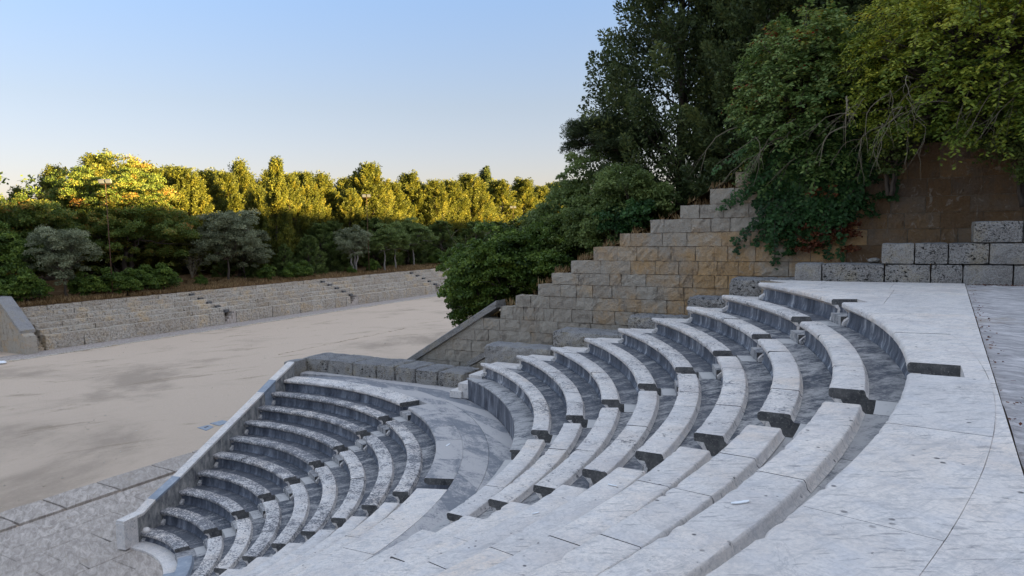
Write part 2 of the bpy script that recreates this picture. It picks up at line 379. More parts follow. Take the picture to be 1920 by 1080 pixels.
def hz(s, t):
    a = .53*(t+5.9)
    top = 10.9
    z = a if a < top-1 else top-1+(1-math.exp(-(a-top+1)))
    z += max(0, t-19)*.21
    cap = 30.6 + 1.6*nz(s, t, .5) - min(9, max(0, s-60)*.053)
    z = min(z, cap)
    if t > 138: z -= (t-138)*3
    return z + .06*nz(s, t, 4)
grid('hillside', 14.55, 330, -5.9, 150, 90, 110, hz, M_WOODF)
grid('hillside', -200, 14.55, 27, 150, 70, 60, lambda s, t: min(7.0+max(0, t-27.3)*.245, 27+1.6*nz(s, t, .5)) - max(0, t-138)*3, M_WOODF)
# the passage floor between the seats and the tall wall
grid('passage_floor', 11.6, 14.2, -8, 27, 4, 30, lambda s, t: max(-.1, min(7.0, .42*t-.2) if t < 16.5 else 6.75), M_EARTH)

# ---- orchestra floor, slabs with open joints
of = link('orchestra_floor', mesh('orchestra_floor', *stprism([(-14, -5.05), (9.2, -5.05), (9.2, 8), (-14, 8)], -.3, -.03)), M_CORE, None, kind='structure')
rr = random.Random(3)
t = -5.04
lanes = []
while t < 3.2:
    wd = rr.choice((.55, .75, .95, 1.1)); lanes.append((t, t+wd)); t += wd
for t0, t1 in lanes:
    s = -13.9+rr.random()
    while s < 9.1:
        l = rr.uniform(.9, 1.9); s1 = min(s+l, 9.15); z = rr.uniform(-.006, .006)
        sk = rr.uniform(-.06, .06)
        vs, fs = stprism([(s+.002, t0+.002), (s1-.002, t0+.002), (s1-.002+sk, t1-.002), (s+.002+sk*.3, t1-.002)], -.12, z, .012)
        link('paving_slab', mesh('paving_slab', vs, fs), M_PAVE, of, tone=rr.random()*.4); s = s1
kb = empty('stone_kerb', P3(2, -5.8), label='long low kerb of worn grey stone between orchestra floor and sand', cat='kerb')
s = -14.
while s < 9.4:
    l = rr.uniform(1.3, 2.2); s1 = min(s+l, 9.5)
    rockobj('kerb_stone', M_PAVE, kb, -0+s+.01, s1-.01, -6.6, -5.07+rr.uniform(-.02, 0), -.2, .09+rr.uniform(-.01, .012), rough=.015, ch=.03, n=(4, 4, 1), seed=int(s*50)+900, tone=rr.random()); s = s1

# ================================================================= THEATRE
DL, RL0, HL = .72, 3.2742, .3287
RU0, ZU0, DU, HU = 12.1054, 4.4356, .7273, .3384
AL = (1.5495, .8386); WL = (.3093, .2995); AU = (.8275, .4652); WU = .3114
EL = 2.2224; AT = AS - pi/2
def line_ang(a, off): return lambda r: a + asin(max(-1, min(1, off/r)))
edgeU = lambda r: AT + asin(min(1, 10.36/r))
const = lambda a: (lambda r: a)
lowW = [(line_ang(AL[0], WL[0]), const(EL-.002)), (line_ang(AL[1], WL[1]), line_ang(AL[0], -WL[0])), (const(-.30), line_ang(AL[1], -WL[1]))]
upW = [(line_ang(AU[0], WU), edgeU), (line_ang(AU[1], WU), line_ang(AU[0], -WU)), (const(-.25), line_ang(AU[1], -WU))]
def sweep(r, z, prof, A0, A1, f0, f1, dz=0., rough=.0, seg=.07, gap=.003, seed=0, chips=False):
    """closed profile [(u,w)] swept between angle functions; f0..f1 = share of the arc"""
    rr = random.Random(seed); Lr = (A1(r)-A0(r))*r; n = max(2, int(Lr*(f1-f0)/seg)); g = gap/max(Lr, .1)
    vs = []; m = len(prof)
    off = [rr.uniform(-rough, rough) for _ in range(n+1)]
    for i in range(n+1):
        q = f0+g + (f1-f0-2*g)*i/n
        chipn = rr.uniform(.008, .026) if rr.random() < .07 else 0
        for j, (u, w_) in enumerate(prof):
            R_ = r+u; a = A0(R_)+(A1(R_)-A0(R_))*q
            jr = rr.uniform(-rough, rough)*(1 if u < .08 else .25); jz = rr.uniform(-rough, rough)*.35
            if chips and (j in (0, 1, m-1)) and chipn > 0:
                jr += chipn*(.6 if j == m-1 else 1); jz -= chipn*.5
            vs.append(((R_+jr)*cos(a), (R_+jr)*sin(a), z+w_+dz+jz))
    fs = []
    for i in range(n):
        for j in range(m):
            a = i*m+j; b = i*m+(j+1) % m; fs.append((a, b, b+m, a+m))
    return vs, fs, (tuple(range(m))[::-1], tuple(n*m+k for k in range(m)))
def swobj(name, mat, parent, *a, endmat=None, smooth=True, **k):
    tone = k.pop('tone', 0.); dirt = k.pop('dirt', 0.)
    vs, fs, caps = sweep(*a, **k); me = mesh(name, vs, fs+list(caps))
    me.polygons.foreach_set('use_smooth', [smooth]*len(fs)+[False]*2)
    me.materials.append(mat)
    if endmat is not None:
        me.materials.append(endmat); me.polygons[len(fs)].material_index = 1; me.polygons[len(fs)+1].material_index = 1
    import bmesh
    bm = bmesh.new(); bm.from_mesh(me); bmesh.ops.recalc_face_normals(bm, faces=bm.faces)
    for e in bm.edges:
        if len(e.link_faces) == 2 and e.calc_face_angle(0) > .6: e.smooth = False
    bm.to_mesh(me); bm.free()
    return link(name, me, None, parent, tone=tone, dirt=dirt)
SEAT = [(.012, -.010), (0, -.028), (0, -.080), (.014, -.100), (.045, -.112), (.09, -.150), (.36, -.150), (.385, -.085), (.362, -.060), (.352, -.018), (.342, -.004), (.335, 0), (.03, 0)]
def cuts(L, lo=1.0, hi=1.6, rr=R):
    c = [0.]
    while c[-1] < L-lo*.7: c.append(c[-1]+rr.uniform(lo, hi))
    k = L/c[-1]; return [x*k/L for x in c]
ORD = ['lowest', 'second', 'third', 'fourth', 'fifth', 'sixth', 'seventh', 'eighth', 'topmost']
def bench(tier, wi, k, A0, A1, r, z, h, D, label, dirt, rdirt, tdirt):
    am = .5*(A0(r)+A1(r)); o = empty('curved_bench', (r*cos(am), r*sin(am), z-.42), label=label, cat='bench', group='curved marble benches of the stone theatre')
    L = (A1(r)-A0(r))*r; cs = cuts(L); rr = random.Random(hash((tier, wi, k)) & 0xffff if False else tier*1000+wi*100+k)
    low = -.419 if not (tier == 0 and k == 0) else -.27
    for i in range(len(cs)-1):
        tn = rr.random(); dz = rr.uniform(-.006, .006); bl = (tier == 0 and k == 0 and wi == 1 and i == len(cs)-2)
        d_ = max(0, min(1, dirt+rr.uniform(-.12, .12)))
        swobj('seat_slab', M_BLUE if bl else M_MARBLE, o, r, z, SEAT, A0, A1, cs[i], cs[i+1], dz=dz, rough=.004, chips=True, endmat=M_END, tone=tn, dirt=d_, seed=rr.randrange(9999))
    swc = cuts(L, 1.5, 2.3, rr)
    for i in range(len(swc)-1):
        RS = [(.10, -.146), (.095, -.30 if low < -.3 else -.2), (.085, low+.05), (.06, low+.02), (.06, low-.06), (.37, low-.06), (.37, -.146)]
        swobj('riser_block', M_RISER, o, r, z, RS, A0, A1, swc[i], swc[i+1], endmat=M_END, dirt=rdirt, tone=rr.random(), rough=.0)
        FS = [(.372, -.092), (D+.083, -.092), (D+.083, -.30), (.372, -.30)]
        swobj('foot_slab', M_TREAD, o, r, z, FS, A0, A1, swc[i], swc[i+1], endmat=M_END, dirt=tdirt, tone=rr.random(), rough=.0015, dz=rr.uniform(-.003, .003))
    # lion-paw supports at both ends, under the seat
    for q, sg in ((0, 1), (1, -1)):
        if (wi == 2 and q == 0): continue
        hh = -low-.11; PW = [(.03, -.112), (.11, -.112-.25*hh), (.10, -.112-.5*hh), (.04, -.112-.66*hh), (.0, -.112-.8*hh), (.005, low+.0), (.12, low+.0), (.16, -.2), (.12, -.112)]
        wdt = .10/L; a, b = ((.0, wdt) if q == 0 else (1-wdt, 1))
        swobj('paw_support', M_MARBLE, o, r, z, PW, A0, A1, a, b, seg=.05, gap=.0, dirt=.55, tone=.3, smooth=False, rough=.008, seed=k+q*7)
    return o
lowlab = ['heavily lichened curved marble bench, %s row up beside the sloping parapet',
          'speckled curved marble bench, %s row up between the two lower stairs',
          'pale worn marble bench, %s row up in the nearest wedge of the lower tier']
uplab = ['curved marble bench of the upper tier, %s row up next to the rough boulders',
         'curved marble bench, %s row up between the two stairs of the upper tier',
         'broad pale marble bench in the foreground, %s row up in the upper tier']
LD = [(.92, .95, .93), (.72, .9, .72), (.16, .5, .25)]; UD = [(.60, .42, .75), (.45, .42, .62), (.14, .15, .30)]
for wi, (A0, A1) in enumerate(lowW):
    for k in range(9):
        lab = lowlab[wi] % (ORD[k] if k < 8 else 'topmost')
        bench(0, wi, k, A0, A1, RL0+k*DL, (k+1)*HL, HL, DL, lab, LD[wi][0], LD[wi][1], LD[wi][2])
for wi, (A0, A1) in enumerate(upW):
    for k in range(8):
        lab = uplab[wi] % (ORD[k] if k < 7 else 'topmost')
        bench(1, wi, k, A0, A1, RU0+k*DU, ZU0+k*HU, HU, DU, lab, UD[wi][0], UD[wi][1], UD[wi][2])
# stairs
def stair(label, a, wd, rows, rfun, zfun, h, dirt):
    A0 = line_ang(a, -wd); A1 = line_ang(a, wd); r = rfun(rows[0])
    o = empty('stone_stair', (r*cos(a), r*sin(a), zfun(rows[0])-h), label=label, cat='stairs', group='narrow stairs between the seat wedges')
    for k in rows:
        r = rfun(k); z = zfun(k); base = z-h-.09
        if k == 0 and rfun(0) < 5: base = .06
        swobj('step', M_TREAD, o, r, base, [(-.01 if k else .0, h*.5), (.45, h*.5), (.45, -.2), (-.01, -.2)], A0, A1, 0, 1, gap=.006, dirt=dirt, tone=hsh(k, a), rough=.002, seg=.2, endmat=M_END)
        if k != rows[-1]:
            d = rfun(k+1)-r-.012
            swobj('step', M_TREAD, o, r, z-.09, [(.454, 0), (d, 0), (d, -.45), (.454, -.45)], A0, A1, 0, 1, gap=.006, dirt=dirt-.25, tone=0, rough=.002, seg=.2, endmat=M_END)
    return o
rl = lambda k: RL0+k*DL; zl = lambda k: (k+1)*HL; ru = lambda k: RU0+k*DU; zu = lambda k: ZU0+k*HU
stair('narrow steep stair in the lower tier, nearer the sloping parapet', AL[0], WL[0], range(10), rl, zl, HL, .45)
stair('narrow steep stair in the lower tier, nearer the camera', AL[1], WL[1], range(10), rl, zl, HL, .35)
stair('narrow stair in the upper tier, the one nearer the rough boulders', AU[0], WU, range(9), ru, zu, HU, .45)
stair('narrow stair in the upper tier ending in an open notch in the terrace', AU[1], WU, range(9), ru, zu, HU, .25)
# side stair beside the boulders
ss = empty('side_stair', P3(10.7, 5.4, 3.29), label='short side stair of pale blocks climbing beside the boulders to upper tier', cat='stairs')
for (s0, s1, t0, t1, z0, z1) in [(10.02, 11.16, 5.28, 5.75, 3.29, 3.53), (10.10, 11.17, 5.56, 6.2, 3.29, 3.78)]:
    rockobj('step', M_MARBLE, ss, s0, s1, t0, t1, z0, z1, rough=.005, ch=.012, n=(2, 1, 1), seed=int(t0*9), tone=.6)
for k in range(0, 9):
    z = zu(k); r = ru(k); t0 = sqrt(r*r-10.36**2); r1 = ru(k+1); t1 = sqrt(r1*r1-10.36**2)
    rockobj('step', M_MARBLE, ss, 10.34, 11.22, t0-.45, t0+.08, z-h_ if False else z-.95, z-.43 if k else 4.03, rough=.004, ch=.012, n=(2, 1, 1), seed=k+40, tone=.7)
    if k < 8: rockobj('step', M_MARBLE, ss, 10.36, 11.22, t0+.085, t1-.455, z-.9, z-.1, rough=.004, ch=.012, n=(2, 1, 1), seed=k+60, tone=.5)
# gutter ring round the orchestra
gr = empty('gutter_ring', (0, 0, 0), kind='structure')
cs = cuts(8.2, 1.0, 1.5)
for i in range(len(cs)-1):
    swobj('gutter_slab', M_BLUE if .28 < cs[i] < .62 and i % 2 else M_MARBLE, gr, 2.93, .06, [(.01, 0), (.46, 0), (.46, -.3), (0, -.3), (0, -.01)], const(-.3), const(EL+.08), cs[i], cs[i+1], tone=.4+.5*hsh(i, 1), dirt=.35, rough=.003)
# walkway between the tiers
wk = empty('walkway', (0, 0, 0), kind='structure')
NOSE = [(.012, -.010), (0, -.028), (0, -.085), (.014, -.104), (.045, -.116), (.09, -.15), (.45, -.15), (.66, -.15), (.66, 0), (.03, 0)]
for wi, (A0, A1) in enumerate(lowW):
    r = rl(9); L = (A1(r)-A0(r))*r; cs = cuts(L); rr = random.Random(wi+50)
    for i in range(len(cs)-1):
        swobj('walkway_slab', (M_MARBLE, M_MOTT, M_MARBLE)[wi], wk, r, zl(9), NOSE, A0, A1, cs[i], cs[i+1], dz=rr.uniform(-.003, .003), rough=.003, chips=True, endmat=M_END, tone=rr.random(), dirt=(.62, .45, .2)[wi], seed=i)
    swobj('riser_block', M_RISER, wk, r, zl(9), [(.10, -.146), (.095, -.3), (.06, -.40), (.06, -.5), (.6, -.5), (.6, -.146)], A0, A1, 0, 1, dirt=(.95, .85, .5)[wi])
cang = lambda r: EL-.002 if r < 10.9 else min(EL-.002, AT + asin(min(1, 11.3/r)))
for (ra, rb) in ((10.419, 11.04), (11.044, 11.68)):
    r = ra; L = (EL+.3)*r; cs = cuts(L, 1.1, 2.0); rr = random.Random(int(ra*10))
    for i in range(len(cs)-1):
        swobj('walkway_slab', M_MOTT, wk, r, zl(9), [(0, 0), (rb-ra-.004, 0), (rb-ra-.004, -.2), (0, -.2)], const(-.30), cang, cs[i], cs[i+1], dz=rr.uniform(-.003, .002)-.003, rough=.0015, tone=rr.random()*(1 if cs[i] > .3 else 0)+(.0 if cs[i] > .3 else .9), seed=i)
        # where the arc slab covers its own end strip: nose slabs stop at 10.41
# fill piece between slabs and boulder row on the far side
poly = [(x, y) for x, y in [(11.26, -2.3), (11.26, 5.4), (7.0, 9.0), (6.0, -9.0)]]
pts = [(11.3*cos(a), 11.3*sin(a)) for a in np.linspace(edgeU(11.75)-.05, EL-.004, 20)]
vs, fs = stprism([(11.28, 5.6), (10.45, 5.4), (10.9, 3.2), (11.05, 1.2), (11.0, -.5), (10.75, -2.2), (11.28, -2.4)], 2.9, zl(9)-.006, .002)
link('walkway_slab', mesh('walkway_slab', vs, fs), M_MOTT, wk, tone=.75)
# podium
pd = empty('podium_wall', (11.68*cos(1.1), 11.68*sin(1.1), 3.287), label='curved smooth grey marble podium wall above the walkway', cat='wall')
pA1 = lambda r: AT + asin(min(1, 10.02/r))
for (A0, A1, nm) in ((const(-.25), line_ang(AU[1], -WU), 0), (line_ang(AU[1], WU), line_ang(AU[0], -WU), 1), (line_ang(AU[0], WU), pA1, 2)):
    r = 11.65; L = (A1(r)-A0(r))*r; cs = cuts(L, 1.2, 1.9); rr = random.Random(nm+70)
    for i in range(len(cs)-1):
        swobj('podium_slab', M_RISER, pd, r, 3.29, [(.03, .66), (.03, .0), (.3, .0), (.3, .66)], A0, A1, cs[i], cs[i+1], dirt=.75 if nm == 2 else .4, rough=.001, seed=i, endmat=M_END)
        swobj('ledge_slab', M_TREAD, pd, r, 4.0, [(.01, -.008), (0, -.02), (0, -.05), (.02, -.055), (.53, -.055), (.53, 0), (.03, 0)], A0, A1, cs[i], cs[i+1], dirt=.42 if nm == 2 else .1, tone=rr.random(), rough=.001, seed=i+30, endmat=M_END)
for a in AU:
    for q in range(3):
        swobj('podium_step', M_MARBLE, pd, 11.40+.21*q, 3.29, [(0, .18*(q+1)), (.9, .18*(q+1)), (.9, 0), (0, 0)], line_ang(a, -WU), line_ang(a, WU), 0, 1, gap=.004+q*.001, dirt=.3, tone=.3, endmat=M_END, seg=.3)
# upper terrace
ut = empty('upper_terrace', (0, 0, 0), kind='structure')
ZT = zu(8)
UN = [(.012, -.010), (0, -.028), (0, -.085), (.014, -.104), (.045, -.116), (.09, -.15), (.63, -.15), (.637, 0), (.03, 0)]
for wi, (A0, A1) in enumerate(upW):
    r = ru(8); L = (A1(r)-A0(r))*r; cs = cuts(L, 1.5, 2.4); rr = random.Random(wi+90)
    for i in range(len(cs)-1):
        swobj('terrace_slab', M_MARBLE, ut, r, ZT, UN, A0, A1, cs[i], cs[i+1], dz=rr.uniform(-.003, .003), rough=.002, chips=True, endmat=M_END, tone=rr.random(), dirt=(.22, .16, .08)[wi], seed=i)
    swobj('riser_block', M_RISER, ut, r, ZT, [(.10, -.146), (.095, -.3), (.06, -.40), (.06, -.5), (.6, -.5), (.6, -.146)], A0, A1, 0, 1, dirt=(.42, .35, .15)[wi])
    for q, bb in ((0, A0), (1, A1)):
        if wi == 2 and q == 0: continue
        PW = [(.03, -.112), (.11, -.19), (.10, -.27), (.04, -.32), (.0, -.37), (.005, -.42), (.12, -.42), (.16, -.2), (.12, -.112)]
        a, b = ((0, .1/L) if q == 0 else (1-.1/L, 1)); swobj('paw_support', M_MARBLE, ut, r, ZT, PW, A0, A1, a, b, seg=.05, gap=0, dirt=.4, smooth=False, rough=.008)
for a in AU:
    swobj('terrace_slab', M_MARBLE, ut, 18.38, ZT, [(0, 0), (.177, 0), (.177, -.15), (0, -.15)], line_ang(a, -WU), line_ang(a, WU), 0, 1, gap=.004, dirt=.1, tone=.3, seg=.2)
EX, EY = .415, -.910; NX, NY = .910, .415; EC = 18.60
tau = -13.4; rr = random.Random(5)
while tau < 14.5:
    l = rr.uniform(.75, 1.35); t1 = tau+l; rc = 18.559
    def inner(q):
        n_ = sqrt(max(rc*rc-q*q, 0)); return n_
    ps = [tau+.006+(l-.012)*i/4 for i in range(5)]
    sk = rr.uniform(-.05, .05)
    poly = [(q*EX+inner(q)*NX, q*EY+inner(q)*NY) for q in ps] + [((t1-.006+sk*0)*EX+EC*NX, (t1-.006)*EY+EC*NY), ((tau+.006)*EX+EC*NX, (tau+.006)*EY+EC*NY)]
    thick = EC-min(inner(tau), inner(t1))
    if thick > .06:
        # long strips are cut again across
        for (lo, hi) in ([(0, 99)] if thick < 1.6 else [(0, 1.3), (1.304, 99)] if thick < 3 else [(0, 1.4), (1.404, 2.9), (2.904, 99)]):
            pp = clip(poly, (-NX, -NY), -(EC-hi) if hi < 50 else 0); pp = clip(pp, (NX, NY), EC-lo)
            pp = clip(pp, (SX, SY), 11.27)
            if len(pp) > 2 and abs(area(pp)) > .02:
                vs, fs = prism(pp, ZT-.15, ZT+rr.uniform(-.004, .002), .004)
                link('terrace_slab', fixn(mesh('terrace_slab', vs, fs)), M_MARBLE, ut, tone=rr.random()*.9, dirt=.10)
    tau = t1
# bed under the terrace slabs
pp = [(q*EX+(EC-.02)*NX, q*EY+(EC-.02)*NY) for q in (-14, 14)] + [(q*EX+sqrt(18.4**2-q*q)*NX, q*EY+sqrt(18.4**2-q*q)*NY) for q in np.linspace(14, -14, 20)]
pp = clip(pp, (SX, SY), 11.9)
link('terrace_bed', fixn(mesh('terrace_bed', *prism(pp, 6.2, ZT-.02, 0))), M_CORE, ut)
# rough paving beyond the terrace edge: one sheet with real relief
vs = []; fs = []; NI, NJ = 150, 60
for i in range(NI+1):
    for j in range(NJ+1):
        q = -14.5+36*i/NI; d = .012+(j/NJ)**1.5*12
        x = q*EX+(EC+d)*NX; y = q*EY+(EC+d)*NY; s, t = toST(x, y)
        if s > 11.35: x, y, _ = P3(11.35, t)
        vs.append((x, y, ZT-.035+.012*nz(s*7, t*9, 3)+.008*R.uniform(-1, 1)))
for i in range(NI):
    for j in range(NJ): a = i*(NJ+1)+j; fs.append((a, a+NJ+1, a+NJ+2, a+1))
link('rough_paving', fixn(mesh('rough_paving', vs, fs, True)), M_RPAVE, None, kind='structure')

# ---- marble parapet beside the lower tier
WN = (cos(.6516), sin(.6516)); WD = (-sin(.6516), cos(.6516))
def PW3(d, c, z): return (d*WD[0]+c*WN[0], d*WD[1]+c*WN[1], z)
pp_ = empty('marble_parapet', PW3(3.0, -.14, 0), label='sloping marble parapet with end pier closing the left side of the seats', cat='parapet')
line = [(2.78, .845), (3.42, .845), (3.85, 1.06), (4.78, 1.40), (8.66, 3.08), (9.32, 3.38), (10.42, 3.83)]
def wallprism(name, mat, prof, c0, c1, parent, **kw):    # profile in (d,z), extruded across c
    n = len(prof); vs = [PW3(d, c0, z) for d, z in prof]+[PW3(d, c1, z) for d, z in prof]
    fs = [tuple(range(n)), tuple(range(2*n-1, n-1, -1))]+[(i, (i+1) % n, n+(i+1) % n, n+i) for i in range(n)]
    return link(name, fixn(mesh(name, vs, fs)), mat, parent, **kw)
def m_par():
    n = NT('parapet_side_stone', .9, .15); st = n.noise(2.4, 7, .7, n.map((2.5, 2.5, 1))); g = n.noise(24, 6, .75)
    c = n.ramp(st, [(.34, (.10, .10, .11)), (.48, (.24, .235, .225)), (.62, (.40, .375, .34))])
    c = n.mix(n.math('MULTIPLY', n.step(g, .58, .68), .6), c, (.10, .09, .08)); n.bump(g, .02, .8); return n.col(c)
M_PAR = m_par()
for i in range(len(line)-1):
    (d0, z0), (d1, z1) = line[i], line[i+1]; g = .004
    sub = 1 if d1-d0 < 2 else 3
    for k in range(sub):
        a = d0+(d1-d0)*k/sub; b = d0+(d1-d0)*(k+1)/sub; za = z0+(z1-z0)*k/sub; zb = z0+(z1-z0)*(k+1)/sub
        wallprism('coping_slab', M_BLUE if i in (3-1, 4) else M_MARBLE, [(a+g, za), (b-g, zb), (b-g, zb-.075), (a+g, za-.075)], .03, -.27, pp_, tone=.1+.3*hsh(i, k), dirt=.02)
prof = [(2.80, .06), (10.40, .06)] + [(d, z-.078) for d, z in line[::-1] if d < 10.41] + []
prof = [(2.80, .05), (10.41, .05), (10.41, 3.74)] + [(d, z-.078) for d, z in line[::-1][1:-1]] + [(2.80, .765)]
wallprism('side_wall', M_PAR, prof, .006, -.235, pp_)
wallprism('end_pier', M_MARBLE, [(2.76, .05), (3.20, .05), (3.20, .768), (2.76, .768)], .035, -.26, pp_, tone=.6, dirt=.1)
for (d0, d1, zz) in ((8.72, 9.28, .55), (5.3, 5.9, .45), (6.6, 7.3, .5)):
    z = np.interp(d0, [p[0] for p in line], [p[1] for p in line])
    wallprism('wall_panel', M_BLUE if d0 > 8 else M_PAR, [(d0, z-.12-zz), (d1, z-zz+.05), (d1, z+.14), (d0, z-.10)], .022, 0, pp_)
# knob at the foot
kn = MB(); 
for i in range(7):
    for j in range(10):
        a = pi*i/6; b = 2*pi*j/10; kn.v.append(PW3(3.36+.09*sin(a)*cos(b), .16+.13*sin(a)*sin(b)+.01*hsh(i, j), .37+.09*cos(a)))
for i in range(6):
    for j in range(10): kn.f.append((i*10+j, i*10+(j+1) % 10, (i+1)*10+(j+1) % 10, (i+1)*10+j))
prop(link('carved_marble_lump', fixn(kn.mesh('carved_marble_lump', True)), M_MARBLE, None, tone=0., dirt=0.), label='small rounded white marble lump at the left end of lowest bench', cat='stone')

# ================================================================= ROUGH STONE BLOCKS
# boulder row behind the walkway
bw = empty('conglomerate_wall', P3(11.9, 1.5, 2.4), label='low thick wall of pitted grey blocks behind the walkway at parapet top', cat='wall')
seams = [-2.6, -1.3, .0, 1.15, 2.0, 2.95, 3.9, 4.95]
for i in range(len(seams)-1):
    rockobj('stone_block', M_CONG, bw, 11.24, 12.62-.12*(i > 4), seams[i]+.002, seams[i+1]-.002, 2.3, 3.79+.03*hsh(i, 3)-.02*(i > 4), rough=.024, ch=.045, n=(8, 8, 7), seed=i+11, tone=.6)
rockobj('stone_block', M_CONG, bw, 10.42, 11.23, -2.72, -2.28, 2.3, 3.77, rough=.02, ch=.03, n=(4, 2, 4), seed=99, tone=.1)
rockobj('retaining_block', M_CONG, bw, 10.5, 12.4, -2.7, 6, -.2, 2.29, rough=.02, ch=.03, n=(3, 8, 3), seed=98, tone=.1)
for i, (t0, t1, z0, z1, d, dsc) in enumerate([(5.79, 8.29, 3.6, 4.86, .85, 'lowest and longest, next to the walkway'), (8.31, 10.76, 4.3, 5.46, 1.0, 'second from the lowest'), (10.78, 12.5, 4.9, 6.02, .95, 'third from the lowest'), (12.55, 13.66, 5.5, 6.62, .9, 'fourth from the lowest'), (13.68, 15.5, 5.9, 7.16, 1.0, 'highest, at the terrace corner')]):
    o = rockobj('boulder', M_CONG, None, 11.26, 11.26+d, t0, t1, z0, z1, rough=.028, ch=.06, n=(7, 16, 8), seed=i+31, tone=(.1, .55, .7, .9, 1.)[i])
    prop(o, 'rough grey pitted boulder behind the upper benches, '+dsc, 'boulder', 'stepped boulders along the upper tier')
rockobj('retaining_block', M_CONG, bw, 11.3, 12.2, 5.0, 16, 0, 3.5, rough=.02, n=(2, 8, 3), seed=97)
# low pitted wall at the back of the terrace
lw = empty('pitted_block_wall', P3(11.7, 18.5, 7.14), label='low stepped wall of pitted grey blocks at the back of terrace', cat='wall')
c1 = [15.33, 15.98, 17.38, 18.34, 18.98, 19.93, 20.9, 22.0, 23.2, 24.5]; c2 = [17.3, 18.0, 18.68, 19.47, 20.4, 21.5, 22.6, 23.8, 25]; c3 = [19.15, 20.08, 21.2, 22.3, 23.4, 24.6]
for ci, (cc, z0, z1) in enumerate(((c1, 6.9, 7.575), (c2, 7.58, 8.072), (c3, 8.077, 8.565))):
    for i in range(len(cc)-1):
        tn = hsh(ci, i, 5); tn = (0.15, .95, .8, .7, .1, .4, .3, .5, .3)[i] if ci == 0 else (.1, .85, 1., .1, .3, .5, .2, .4)[i] if ci == 1 else (.85, .5, .3, .3, .3)[i]
        rockobj('stone_block', M_CONG, lw, 11.30+.02*hsh(i, ci), 12.2, cc[i]+.003, cc[i+1]-.003, z0, z1, rough=.012, ch=.018, n=(3, 7, 5), seed=ci*20+i+300, tone=tn)
o = rockobj('loose_stone', M_CONG, None, 12.0-.25, 12.0+.1, 16.98, 17.26, 7.577, 7.70, rough=.012, ch=.04, n=(3, 4, 3), seed=5, tone=0)
o.name = 'loose_stone'; prop(o, 'small squared grey stone lying on top of the low pitted wall', 'stone')

# ================================================================= TALL STEPPED ASHLAR WALL
aw = empty('ashlar_wall', P3(14, 8, 0), label='tall wall of ochre squared blocks rising in steps to the right', cat='wall')
W0 = 14.0
zs = [10.68, 10.2, 9.74, 9.26, 8.83, 8.40, 7.96, 7.49, 7.05, 6.65, 6.22, 5.79, 5.33, 4.89, 4.45, 4.01, 3.57, 3.13, 2.69, 2.25, 1.81]
st_ = [14.1, 13.25, 12.5, 11.56, 10.58, 9.53, 8.59, 7.73, 6.98, 6.42, 5.5, 4.83]
cop = lambda t: 3.43+.59*(t-.36)          # top edge of the coping
mm = (-.59, 1.0)
for c in range(len(zs)-1):
    z1, z0 = zs[c], zs[c+1]; rr = random.Random(c+400)
    if c < len(st_): ta = st_[c]
    else: ta = (z0+.27-3.43)/.59+.36
    t = ta; tend = 24.0
    while t < tend:
        vis = t < 16.5 or z1 > 7.2
        l = rr.choice((.42, .6, .75, .8, .9, 1.05))*rr.uniform(.9, 1.1); t1 = t+l
        if c < len(st_) and t == ta: pass
        if c >= 12 and t > 6+(.45*(20-c)) + 4: break
        och = max(0, min(1, .0+(t-6)*.085+rr.uniform(-.16, .16)-(.45 if z1 > 8.5 and t < 15 else 0)))
        if c > 11: och *= .5
        if t > 16: och = rr.choice((.55, .8, .95))
        tn = rr.uniform(0, .22)+(.75 if t > 16.2 else 0)  # darker at right: brown weathering plus painted shade of the overhanging trees
        pr = W0+rr.uniform(-.016, .012); g = .002
        if c >= len(st_) and z1 > cop(t)-.27:     # cut under the coping
            poly = clip([(t+g, z0+g), (t1-g, z0+g), (t1-g, z1-g), (t+g, z1-g)], mm, 3.43-.59*.36-.26)
            if len(poly) > 2 and abs(area(poly)) > .01:
                n = len(poly); vs = [P3(pr, a, b) for a, b in poly]+[P3(pr+.5, a, b) for a, b in poly]
                fs = [tuple(range(n)), tuple(range(2*n-1, n-1, -1))]+[(i, (i+1) % n, n+(i+1) % n, n+i) for i in range(n)]
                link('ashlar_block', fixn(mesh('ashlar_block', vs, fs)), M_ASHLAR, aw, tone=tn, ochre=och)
        else:
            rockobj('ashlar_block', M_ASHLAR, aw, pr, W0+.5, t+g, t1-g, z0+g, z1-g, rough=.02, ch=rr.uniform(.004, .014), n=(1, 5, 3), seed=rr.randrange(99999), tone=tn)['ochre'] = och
        t = t1
# recessed core, top stepped just under the blocks
mb = MB()
for c in range(len(zs)-1):
    ta = (st_[c] if c < 12 else max((zs[c]+.3-3.43)/.59+.36, -5.2))
    poly = [(W0+.05, ta+.05), (W0+.48, ta+.05), (W0+.48, 24), (W0+.05, 24)]; vs, fs = stprism(poly, zs[c+1]-.012, zs[c]-.013, 0); mb.add(vs, fs)
link('wall_core', mb.mesh('wall_core'), M_CORE, aw)
# bottom solid part under the coping (out of sight, closes the wall)
prof = [(-5.3, -.1), (24, -.1), (24, 1.8), (-2.5, 1.8)]
vs = [P3(W0+.02, a, b) for a, b in prof]+[P3(W0+.5, a, b) for a, b in prof]; n = 4
link('wall_foot', fixn(mesh('wall_foot', vs, [(0, 1, 2, 3), (7, 6, 5, 4)]+[(i, (i+1) % 4, 4+(i+1) % 4, 4+i) for i in range(4)])), M_ASHLAR, aw, tone=.2)
